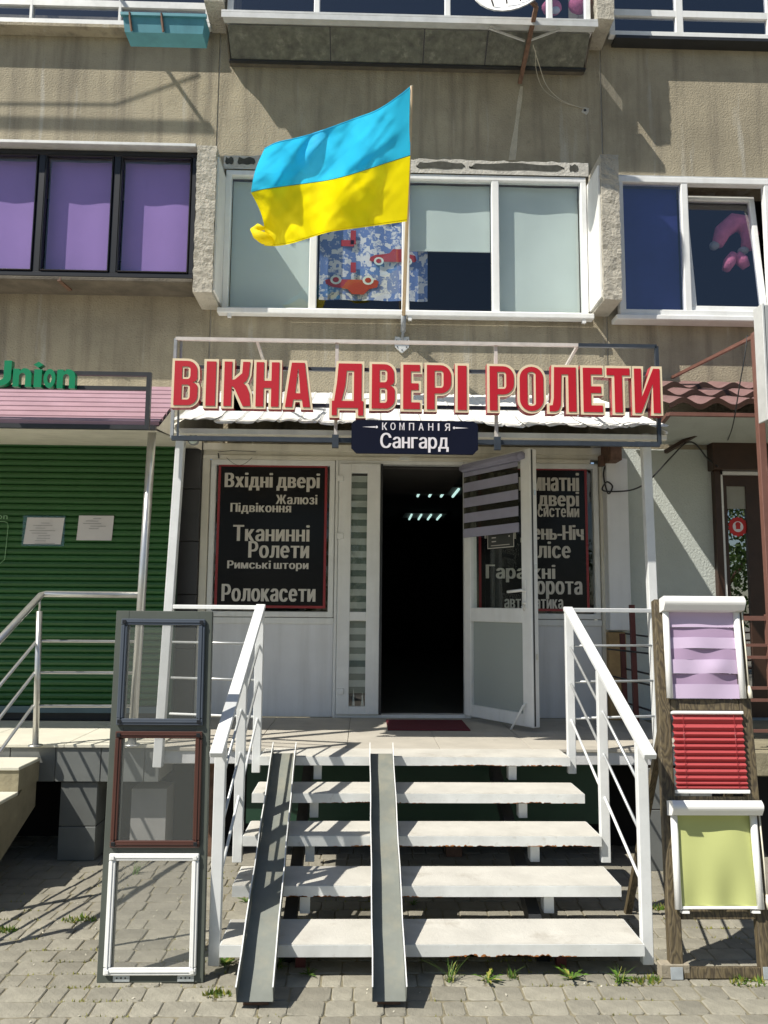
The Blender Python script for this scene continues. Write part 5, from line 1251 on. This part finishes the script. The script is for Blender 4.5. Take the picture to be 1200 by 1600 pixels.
# ================================================================== RIGHT NEIGHBOUR
rc = thing('tiled_canopy', 'small canopy of wavy brown-red metal tiles at the right', 'canopy', (2.9, 6.0, 2.7))
cy0, cy1 = 5.35, 6.46; cz0_, cz1_ = az(1100, 637, cy0), az(1100, 600, cy1)
cxa, cxb = ax(1046, 637, cy0), 4.6; cxa1 = ax(985, 602, cy1)
nr3 = 3
for k in range(nr3):
    for j in range(8):
        mb = MB(); t0, t1 = k/nr3, (k+1)/nr3+.02
        def fn(s_, t_, j=j, k=k, t0=t0, t1=t1):
            t = t0+(t1-t0)*t_; xl_ = cxa+(cxa1-cxa)*t; x = xl_+(cxb-xl_)*(j+s_)/8
            y = cy0+(cy1-cy0)*t; z = cz0_+(cz1_-cz0_)*t+.024*sin(x*2*pi/.24) + .050*(1-t_)
            return (x, y+.0*sin(x*30), z)
        mb.grid(fn, 14, 3, False)
        def fe(s_, t_):
            p_ = fn(s_, 0); return (p_[0], p_[1], p_[2]-.040*t_)
        mb.grid(fe, 14, 1, False)
        mb.mi = [0]*(14*3)+[1]*14  # front edges in dark brown paint the shadow gap under each tile row
        part('roof_tile', mb, [M['tile'], M['darkbrown']], rc)
mb = MB(); mb.bar((cxa, cy0+.02, cz0_-.045), (cxb, cy0+.02, cz0_-.045), .03, .025); mb.bar((cxa, cy0+.02, cz0_-.045), (cxa1+.1, 6.45, cz0_-.045), .03, .025); part('frame_bar', mb, M['brownpole'], rc)
mb = MB(); mb.bar(at(1140, 648, 5.8), at(1040, 706, 6.45), .03, .03); part('brace', mb, M['darkbrown'], rc)
mb = MB(); mb.quad((cxa1, 6.46, cz0_-.03), (cxb, 6.46, cz0_-.03), (cxb, cy0+.05, cz0_-.03), (cxa, cy0+.05, cz0_-.03)); part('soffit', mb, M['stucco'], rc)
pk = thing('brown_sign_post', 'thin red-brown steel post with slanting tie bar at the right edge', 'post', tuple(at(1200, 1000, 4.9)))
mb = MB(); a = at(1180, 520, 4.9); b = at(1209, 1000, 4.9); mb.bar(a, (b.x, 4.9, 0), .045, .045, .003, up=(0, 1, 0)); part('pole', mb, M['brownpole'], pk)
mb = MB(); mb.bar(a+Vector((0, 0, -.02)), at(1050, 590, 6.44), .022, .022); part('tie_bar', mb, M['brownpole'], pk)
lb = thing('lightbox_sign', 'grey metal lightbox sign box seen edge-on at the right edge', 'sign', tuple(at(1195, 660, 4.7)))
p0 = at(1200, 655, 4.6); p1 = at(1190, 475, 4.6)
mb = MB(); mb.box(p0.x+.01, p0.x+.75, 4.6, 4.70, p0.z, p1.z, .008); part('box', mb, M['boxgrey'], lb)
mb = MB(); mb.box(p0.x-.005, p0.x+.01, 4.595, 4.705, p0.z-.004, p1.z+.004, .003); part('edge_profile', mb, M['flash'], lb)
cable('power_cable', 'black cable looping from the duct box across the awning post to the brown door', [at(948, 722, 6.4), at(943, 742, 6.35), at(950, 771, 6.34), at(957, 760, 6.34), at(948, 753, 6.34), at(941, 765, 6.34), at(955, 768, 6.33), at(985, 766, 6.3), at(1008, 756, 6.0), at(1024, 741, 5.95), at(1050, 713, 6.2), at(1072, 692, 6.25), at(1088, 695, 6.4), at(1105, 716, 6.4), at(1122, 729, 6.35)], M['black'], .0065)
cable('power_cable', 'thin black cable hanging down from the brown sign post past the tiled canopy', [at(1168, 524, 5.0), at(1163, 560, 5.0), at(1156, 600, 5.05), at(1148, 650, 5.2), at(1143, 672, 5.5), at(1137, 688, 6.3)], M['black'], .004)
# brown neighbour railing on the right platform and a maroon rail post by the wall
br = thing('brown_railing', 'red-brown metal railing on the platform at the far right', 'railing', tuple(atz(1190, 1150, LZ)))
for v in (966, 1008, 1027, 1075, 1094, 1142):
    z = az(1180, v, 5.1); mb = MB(); mb.bar((ax(1150, v, 5.1), 5.1, z), (4.2, 5.1, z), .02, .018 if v > 1000 else .03); part('rail', mb, M['brownpole'], br)
mb = MB(); mb.bar((ax(1205, 1050, 5.1), 5.1, LZ), (ax(1205, 1050, 5.1), 5.1, az(1200, 960, 5.1)), .04, .04, up=(0, 1, 0)); part('post', mb, M['brownpole'], br)
mr = thing('maroon_railing', 'dark maroon railing with slanting bars beside the wall right of the shop', 'railing', tuple(at(990, 1120, 6.0)))
for (u0, v0, u1, v1, y0, y1, w_) in ((987, 945, 999, 1150, 6.0, 6.0, .035), (972, 990, 978, 1130, 6.3, 6.3, .035)):
    a = at(u0, v0, y0); b = at(u1, v1, y1); mb = MB(); mb.bar((a.x, y0, a.z), (a.x+.01, y1, LZ), w_, w_, up=(0, 1, 0)); part('post', mb, M['maroon'], mr)
for (v0, v1) in ((990, 996), (1007, 1012), (1014, 1022), (1045, 1055), (1055, 1072), (1098, 1112)):
    a = at(978 if v0 not in (1014, 1055) else 950, v0, 6.3); b = at(1022, v1, 5.7); mb = MB(); mb.bar(a, b, .014, .012); part('bar', mb, M['black'], mr)

# doormat
dm = MB(); a = atz(606, 1141, LZ+.004); b = atz(722, 1126, LZ+.004); dm.box(a.x, b.x, a.y, min(6.45, b.y), LZ+.001, LZ+.011, .003); o = part('doormat', dm, M['matred'])
tag(o, 'thin dark red doormat on the landing at the shop door', 'doormat')

# ================================================================== DISPLAY STANDS
def leaning(bl_, br_, tl_, vt, y0):
    """matrix for a stand: local x along its width, local z up its slope"""
    pass
# left stand
b0 = atz(150, 1537, 0); b1 = atz(318, 1535, 0); yb_ = (b0.y+b1.y)/2
ztop = 1.58; ytp = 3.80; t0_ = at(180, 954, ytp); t1_ = at(334, 952, ytp)
xL, xR = b0.x, b1.x; tilt = atan2(ytp-yb_, t0_.z)
Ls = sqrt((ytp-yb_)**2+t0_.z**2); shx = ((t0_.x-b0.x)+(t1_.x-b1.x))/2/Ls
print('stand L', b0, b1, t0_, t1_)
MS = Matrix.Translation((xL, yb_, 0)) @ Matrix.Rotation(-tilt, 4, 'X') @ Matrix(((1, 0, shx, 0), (0, 1, 0, 0), (0, 0, 1, 0), (0, 0, 0, 1)))
Wd = xR-xL
s1 = thing('screen_display_stand', 'tall olive-grey display stand holding three framed insect screens', 'display stand', (xL+Wd/2, yb_, 0))
def onstand(u, v, MS_, yb__, tilt_):       # local (x,z) of a photo point on the stand's plane
    nrm_ = MS_.to_3x3() @ Vector((0, 1, 0)); o_ = MS_.translation; nrm_ = Vector((0, cos(tilt_), -sin(tilt_)))
    d = _ray(u, v); t = (o_-CAM).dot(nrm_)/d.dot(nrm_); p_ = MS_.inverted() @ (CAM+d*t); return p_.x, p_.z
opn = []
for (u0, v0, u1, v1) in ((172, 1333, 306, 1523), (176, 1143, 313, 1324), (190, 968, 320, 1133)):
    x_a, z_b = onstand((u0), v1, MS, yb_, tilt); x_b, z_t = onstand(u1, v0, MS, yb_, tilt); opn.append((max(x_a, .03), min(x_b, Wd-.03), z_b, z_t))
print('opn', opn, Wd, Ls)
s = MB(MS); oi = .012
xm0, xm1 = .052, Wd-.052
s.box(0, xm0+.01, 0, .03, 0, Ls, .002); s.box(xm1-.01, Wd, 0, .03, 0, Ls, .002)
zc = [0, opn[0][2]+.02, opn[0][3]-.02, opn[1][2]+.02, opn[1][3]-.02, opn[2][2]+.02, opn[2][3]-.02, Ls]
for k in range(0, 8, 2): s.box(xm0+.008, xm1-.008, .001, .029, zc[k], zc[k+1], .002)
part('stand_board', s, M['board'], s1)
for k, (mm, lab) in enumerate(((M['pvc'], 'white framed insect screen at the bottom'), (M['brownpvc'], 'brown framed insect screen in the middle'), (M['anth'], 'anthracite framed insect screen at the top'))):
    xa_, xb_, za_, zb_ = .03+.0*k, Wd-.03, opn[k][2], opn[k][3]; fw = .030
    s = MB(MS)
    for q in ((xa_, xb_, za_, za_+fw), (xa_, xb_, zb_-fw, zb_), (xa_, xa_+fw, za_+fw+.001, zb_-fw-.001), (xb_-fw, xb_, za_+fw+.001, zb_-fw-.001)):
        s.box(q[0], q[1], -.016, -.001, q[2], q[3], .003)
    for q in ((xa_+.01, xb_-.01, za_+.012, za_+.018), (xa_+.01, xb_-.01, zb_-.018, zb_-.012), (xa_+.012, xa_+.018, za_+.02, zb_-.02), (xb_-.018, xb_-.012, za_+.02, zb_-.02)):
        s.box(q[0], q[1], -.020, -.0165, q[2], q[3], .001)
    fr2 = part('insect_screen', s, mm, s1, lab)
    s = MB(MS); s.box(xa_+fw-.002, xb_-fw+.002, -.009, -.0085, za_+fw-.002, zb_-fw+.002); part('screen_mesh', s, M['mesh'], fr2)
    for (x, z) in ((xa_+.016, za_+.016), (xb_-.016, za_+.016), (xa_+.016, zb_-.016), (xb_-.016, zb_-.016)):
        s = MB(MS); s.box(x-.009, x+.009, -.0245, -.0205, z-.009, z+.009, .002); part('corner_clip', s, mm if k == 0 else M['blackframe'], fr2)
s = MB(MS)
for x in (.105, Wd-.075):
    s.box(x-.035, x+.035, -.004, -.0005, .006, .052)
hl = part('foot_plate', s, M['zinc'], s1)
s = MB(MS)
for x in (.105, Wd-.075):
    for i in range(3):
        for j in range(2): s.box(x-.022+.018*i, x-.016+.018*i, -.0052, -.0042, .017+.018*j, .023+.018*j)
part('screw_hole', s, M['black'], hl)
s = MB(); yh = ytp+.25
for x in (xL+.025, xR-.025):
    s = MB(); s.bar((x+shx*1.2, yb_+.205, 1.2), (x*1.09+.0, yb_+.36, 0), .03, .02); part('prop', s, M['board'], s1)
# right stand
c0 = atz(1050, 1533, 0); c1 = atz(1197, 1530, 0); yc = (c0.y+c1.y)/2; yct = 4.02
u_t0 = at(1010, 936, yct); u_t1 = at(1160, 938, yct)
print('stand R', c0, c1, u_t0, u_t1)
tiltR = atan2(yct-yc, u_t0.z); LR = sqrt((yct-yc)**2+u_t0.z**2); WR = c1.x-c0.x; shR = ((u_t0.x-c0.x)+(u_t1.x-c1.x))/2/LR
WR = (WR+(u_t1.x-u_t0.x))/2
MR = Matrix.Translation((c0.x, yc, 0)) @ Matrix.Rotation(-tiltR, 4, 'X') @ Matrix(((1, 0, shR, 0), (0, 1, 0, 0), (0, 0, 1, 0), (0, 0, 0, 1)))
s2 = thing('blind_display_stand', 'dark stained wooden ladder stand holding three blind samples', 'display stand', (c0.x+WR/2, yc, 0))
pwd = .058
for x in (0, WR-pwd): s = MB(MR); s.box(x, x+pwd, 0, .045, 0, LR, .004); part('post', s, M['wood'], s2)
def rz(v): return onstand(1110, v, MR, yc, tiltR)[1]
for (va, vb_) in ((1530, 1512), (1437, 1420), (1258, 1244), (1110, 1092)):
    s = MB(MR); s.box(pwd+.001, WR-pwd-.001, .004, .04, rz(va), rz(vb_), .003); part('rung', s, M['wood'], s2)
for x in (.0, WR-.05): s = MB(MR); s.box(x-.002, x+.052, -.004, .0, .002, .05, .001); part('foot_plate', s, M['zinc'], s2)
def cassette(v0, v1, vfab, x0, x1, fabric, label, chain=True):
    zt_, zb2, zf = rz(v0), rz(v1), rz(vfab)
    s = MB(MR); R_ = (zt_-zb2)/2; prof_ = []
    # half-round cassette profile along x
    n_ = 8; pr2 = [(-.005, zt_), (-.068, zt_)]+[(-.068-.02*sin(pi*k/8), zt_-(zt_-zb2)*k/8*.9) for k in range(1, 8)]+[(-.064, zb2), (-.002, zb2)]
    m_ = len(pr2); vs = [(x0-.02, p_[0], p_[1]) for p_ in pr2]+[(x1+.02, p_[0], p_[1]) for p_ in pr2]
    s.add(vs, [(i, (i+1) % m_, m_+(i+1) % m_, m_+i) for i in range(m_)]+[tuple(range(m_-1, -1, -1)), tuple(range(m_, 2*m_))])
    b = part('blind_sample', s, M['plastic'], s2, label)
    for (xa_, xb_) in ((x0-.014, x0+.022), (x1-.022, x1+.014)):
        g_ = MB(MR); g_.tube([((xa_+xb_)/2, -.022, zf), ((xa_+xb_)/2, -.022, zb2-.001)], .016, 10); part('guide', g_, M['plastic'], b)
    if chain:
        g_ = MB(MR); g_.tube([(x1+.022, -.03, zb2), (x1+.026, -.028, (zb2+zf)/2), (x1+.024, -.03, zf+.05)], .0035, 6); g_.tube([(x1+.026, -.03, zf+.06), (x1+.028, -.03, zf+.03), (x1+.03, -.03, zf+.0)], [.006, .011, .010], 8); part('chain', g_, mat('cream_plastic', (.72, .68, .55), .5), b)
    return b, zt_, zb2, zf
xA, xB = .045, WR-.045
# lilac day-night blind
b, zt_, zb2, zf = cassette(937, 958, 1092, xA, xB, None, 'lilac day-night blind sample at the top')
H2 = zb2-zf; edges = [0, .18, .30, .43, .56, .72, .84, 1]
for k in range(7):
    s = MB(MR); za_, zb_ = zb2-H2*edges[k+1], zb2-H2*edges[k]
    front = k % 2 == 0
    def fn(s_, t_, za_=za_, zb_=zb_, front=front, k=k):
        bul = -.004*sin(8*s_+2*k) -.010*sin(pi*s_)*sin(pi*((zb2-(za_+(zb_-za_)*t_))/H2)) - .012*math.exp(-((s_-.65)/.16)**2)*math.exp(-(((zb2-(za_+(zb_-za_)*t_))/H2-.66)/.10)**2)
        return (xA+.016+(xB-xA-.032)*s_, -.014+bul+(0 if front else .008)+.003*sin(s_*9+k), za_+(zb_-za_)*t_)
    s.grid(fn, 16, 5); part('fabric_stripe', s, M['lilac'] if front else M['lilac2'], b)
# red pleated blind
zt_, zf = rz(1112), rz(1240)
s = MB(MR); s.box(xA+.01, xB-.01, -.03, -.002, zt_-.015, zt_, .003); b = part('blind_sample', s, M['plastic'], s2, 'red pleated blind sample in the middle')
s = MB(MR); npl_ = 12; zt2 = zt_-.016; zf2 = zf+.018; hh = [1.5, 1.2]+[1]*8+[.7, .6]; tot = sum(hh); zc_ = zt2; vs = []
prev = (-.008, zt2)
for k in range(npl_):
    dz = (zt2-zf2)*hh[k]/tot
    for (y_, zz_) in ((-.026, zc_-dz*.55), (-.008, zc_-dz)):
        s.quad((xA+.015, prev[0], prev[1]), (xB-.015, prev[0], prev[1]), (xB-.015, y_, zz_), (xA+.015, y_, zz_)); prev = (y_, zz_)
    zc_ -= dz
part('pleated_fabric', s, M['redpleat'], b)
s = MB(MR); s.box(xA+.01, xB-.01, -.032, -.004, zf, zf+.016, .003); part('bottom_bar', s, M['plastic'], b)
s = MB(MR)
for x in (xA+.06, xB-.06): s.tube([(x, -.0275, zt2), (x, -.0275, zf2)], .0012, 4)
part('cord', s, M['posterred'], b)
# lime roller blind
b, zt_, zb2, zf = cassette(1251, 1274, 1420, xA-.01, xB, None, 'lime green roller blind sample at the bottom')
s = MB(MR); H2 = zb2-zf
def fl2(s_, t_):
    q = 1-t_
    return (xA+.008+(xB-xA-.022)*s_, -.010-.016*sin(pi*s_)*sin(pi*q)**1.5-.006*sin(s_*9+1)*(1-q)-.009*sin(s_*13+2)*q**2, zf+.012+(H2-.012)*t_)
s.grid(fl2, 20, 12); part('fabric', s, M['lime'], b)
s = MB(MR); s.box(xA+.008, xB-.008, -.024, -.012, zf, zf+.012, .002); part('bottom_bar', s, M['plastic'], b)
s = MB(MR)
for x in (xA+.02, xB-.03): s.box(x-.012, x+.02, -.03, .0, zf-.016, zf-.006)
part('bracket', s, M['plastic'], b)
s = MB(); 
for x in (c0.x+.03, c0.x+WR-.03): s.bar((x+shR*1.0, yc+(yct-yc)*.62+.05, 1.0), (x+.03, yc+.75, 0), .035, .025)
part('prop', s, M['wood'], s2)
mb = MB(); q = atz(1033, 1530, 0); mb.box(q.x, q.x+.13, q.y, q.y+.05, 0, .06, .004); o = part('wooden_block', mb, M['block']); tag(o, 'small weathered wooden block on the paving behind the foot of the blind stand', 'block')

# ================================================================== WEEDS
def weed(u, v, label, kind, size, seed):
    p0 = atz(u, v, 0); t = thing('weed', label, 'weed', tuple(p0)); r = random.Random(seed)
    mb = MB(); dry = MB()
    if kind in ('grass', 'mix'):
        for k in range(26):
            a = r.uniform(0, 2*pi); L_ = size*r.uniform(.4, 1); b = Vector((p0.x+r.gauss(0, .012), p0.y+r.gauss(0, .01), 0)); d = Vector((cos(a), sin(a), 0)); w_ = .0022
            lean = r.uniform(.3, 1.0); pts = [b+d*(lean*L_*(q/4)**1.5)+Vector((0, 0, L_*.8*(q/4)*(1-.25*lean*(q/4)))) for q in range(5)]
            side = Vector((-d.y, d.x, 0)); vs = []
            for q, p_ in enumerate(pts): ww = w_*(1-q/4.3); vs += [p_-side*ww, p_+side*ww]
            (mb if r.random() < .8 else dry).add(vs, [(2*q, 2*q+1, 2*q+3, 2*q+2) for q in range(4)])
    if kind in ('leafy', 'mix'):
        for k in range(22):
            a = r.uniform(0, 2*pi); L_ = size*r.uniform(.3, .95)*.85; d = Vector((cos(a), sin(a), 0)); side = Vector((-d.y, d.x, 0)); b = p0.copy(); b.z = 0
            el = r.uniform(.15, .9); wmax = L_*r.uniform(.07, .13); vs = []; nseg = 7
            for q in range(nseg+1):
                f = q/nseg; p_ = b+d*(L_*f*cos(el*(1-f*.6)))+Vector((0, 0, L_*sin(el)*f*(1-.45*f)+.004))
                ww = wmax*sin(pi*min(1, f*.85+.08))*(1 if q % 2 else .38)*(1 if f < .98 else .1); vs += [p_-side*ww+Vector((0, 0, ww*.3)), p_, p_+side*ww+Vector((0, 0, ww*.3))]
            fs = []
            for q in range(nseg): o = q*3; fs += [(o, o+1, o+4, o+3), (o+1, o+2, o+5, o+4)]
            (mb if r.random() < .85 else dry).add(vs, fs)
    if kind == 'moss':
        for k in range(90):
            a = r.uniform(0, 2*pi); rr = size*sqrt(r.random()); b = Vector((p0.x+rr*cos(a), p0.y+rr*sin(a)*.5, 0)); h = r.uniform(.008, .028); w_ = r.uniform(.003, .008); a2 = r.uniform(0, pi)
            dx_, dy_ = cos(a2)*w_, sin(a2)*w_
            (mb if r.random() < .5 else dry).add([(b.x-dx_, b.y-dy_, 0), (b.x+dx_, b.y+dy_, 0), (b.x+dx_*.5+r.gauss(0, .006), b.y+r.gauss(0, .006), h)], [(0, 1, 2)])
    if mb.v: part('leaves', mb, M['leaf'], t, kind='stuff')
    if dry.v: part('dry_leaves', dry, M['dryleaf'], t, kind='stuff')
W_ = [(702, 1533, 'long-bladed grass tuft under the lowest tread left of the dandelion', 'grass', .17, 1), (762, 1533, 'dandelion with upright leaves between two grass tufts below the stairs', 'leafy', .10, 2),
      (800, 1528, 'small grass tuft between the two dandelions below the stairs', 'grass', .09, 3), (893, 1532, 'spreading dandelion rosette on the paving below the right end of the stairs', 'leafy', .13, 4),
      (968, 1534, 'flat bright green weed near the foot of the right railing', 'mix', .09, 5), (1010, 1534, 'yellowish moss patch left of the wooden block', 'moss', .07, 6),
      (1168, 1536, 'yellow-green moss tuft at the foot of the blind stand', 'moss', .08, 7), (352, 1507, 'dark leafy weed in the shade beside the left railing foot', 'leafy', .15, 8),
      (482, 1524, 'small green plant between the two ramps under the stairs', 'leafy', .07, 9), (432, 1512, 'dark low weed in shade under the lowest tread', 'mix', .08, 10),
      (122, 1438, 'yellowish moss patch on the paving left of the screen stand', 'moss', .09, 11), (385, 1410, 'green weed behind the left ramp under the lowest open tread', 'leafy', .08, 12),
      (212, 1366, 'thin grass tuft seen through the white framed insect screen', 'grass', .13, 13), (340, 1555, 'moss patch on the paving left of the left ramp foot', 'moss', .06, 14), (1030, 1420, 'small weed between railing and blind stand', 'moss', .05, 15),
      (645, 1415, 'pale green weed seen under the second tread', 'leafy', .07, 16), (8, 1455, 'moss patch at the left edge of the paving', 'moss', .06, 17)]
for a in W_: weed(*a)

mb = MB(); r = random.Random(31)
for k in range(160):
    x = r.uniform(-1.6, 2.0); y = r.uniform(3.25, 4.8); s_ = r.uniform(.003, .008); a2 = r.uniform(0, pi)
    if -.62 < x < 1.26 and y > 3.6: continue
    mb.add([(x-cos(a2)*s_, y-sin(a2)*s_, .002), (x+sin(a2)*s_*.6, y-cos(a2)*s_*.6, .002), (x+cos(a2)*s_, y+sin(a2)*s_, .006), (x-sin(a2)*s_*.6, y+cos(a2)*s_*.6, .004)], [(0, 1, 2, 3)])
o = part('litter', mb, mat('pale_litter', (.55, .52, .42), .9, var=.4, vs=40), kind='stuff'); o['label'] = 'tiny pale bits of litter and dry petals scattered on the paving'; o['category'] = 'litter'
# moss in joints (uncountable)
mb = MB(); r = random.Random(5)
for k in range(7000):
    x = r.uniform(-1.9, 2.1); y = r.uniform(3.2, 5.0)
    cl = sin(x*3.1+1.7)*cos(y*4.3)+.5*sin(x*9+y*7)
    if cl < .15+r.random()*.9: continue
    yj = .6+.121*round((y-.6-.0605)/.121)+.0605; y = yj+r.gauss(0, .006); h = r.uniform(.003, .012); w_ = .004; a2 = r.uniform(0, pi)
    mb.add([(x-cos(a2)*w_, y-sin(a2)*w_, -.006), (x+cos(a2)*w_, y+sin(a2)*w_, -.006), (x+r.gauss(0, .004), y+r.gauss(0, .003), h)], [(0, 1, 2)])
o = part('joint_moss', mb, M['dryleaf'], kind='stuff'); o['label'] = 'tiny moss tufts in the joints of the paving'; o['category'] = 'moss'

# ================================================================== TREES across the yard, seen only mirrored in the glass
def tree(x, y, h, label, seed):
    t = thing('leafy_tree', label, 'tree', (x, y, 0)); r = random.Random(seed); mb = MB()
    mb.tube([(x, y, 0), (x+.1, y, h*.3), (x, y+.1, h*.6)], [.2, .15, .08], 8)
    for k in range(6):
        a = r.uniform(0, 2*pi); mb.tube([(x, y, h*(.25+.06*k)), (x+cos(a)*1.3, y+sin(a)*1.3, h*(.45+.06*k))], [.07, .02], 6)
    part('trunk', mb, M['rusty'], t); mb = MB()
    cl = [(x+r.gauss(0, 1.2), y+r.gauss(0, 1.2), h*r.uniform(.2, .95), r.uniform(.5, 1.1)) for _ in range(26)]
    for k in range(9000):
        cx_, cy_, cz_, R_ = cl[r.randrange(26)]; d = Vector((r.gauss(0, 1), r.gauss(0, 1), r.gauss(0, 1))).normalized()*R_*r.random()**.4
        p_ = Vector((cx_, cy_, cz_))+d; a = Vector((r.gauss(0, 1), r.gauss(0, 1), r.gauss(0, 1))).normalized(); b = a.orthogonal().normalized(); s_ = r.uniform(.05, .10)
        mb.add([p_-a*s_, p_+b*s_*.5, p_+a*s_, p_-b*s_*.5], [(0, 1, 2, 3)])
    part('crown', mb, mat('foliage_%d' % seed, (.07, .13, .025), .6, var=.4, vs=2, transl=.3), t)
tree(9.5, -8.0, 8, 'dense green tree across the yard mirrored in the slit pane of the brown door', 1)
tree(13.5, -9.5, 9, 'taller green tree across the yard farther right', 2)
tree(5.0, -11.5, 8, 'green tree across the yard left of the mirrored one', 3)
tree(.5, -12.5, 8, 'green tree across the yard straight behind the viewer', 4)
tree(-4.5, -12, 7, 'low green tree across the yard behind the viewer to the left', 5)
tree(-9.5, -13, 8, 'outermost green tree across the yard at the far left behind the viewer', 6)
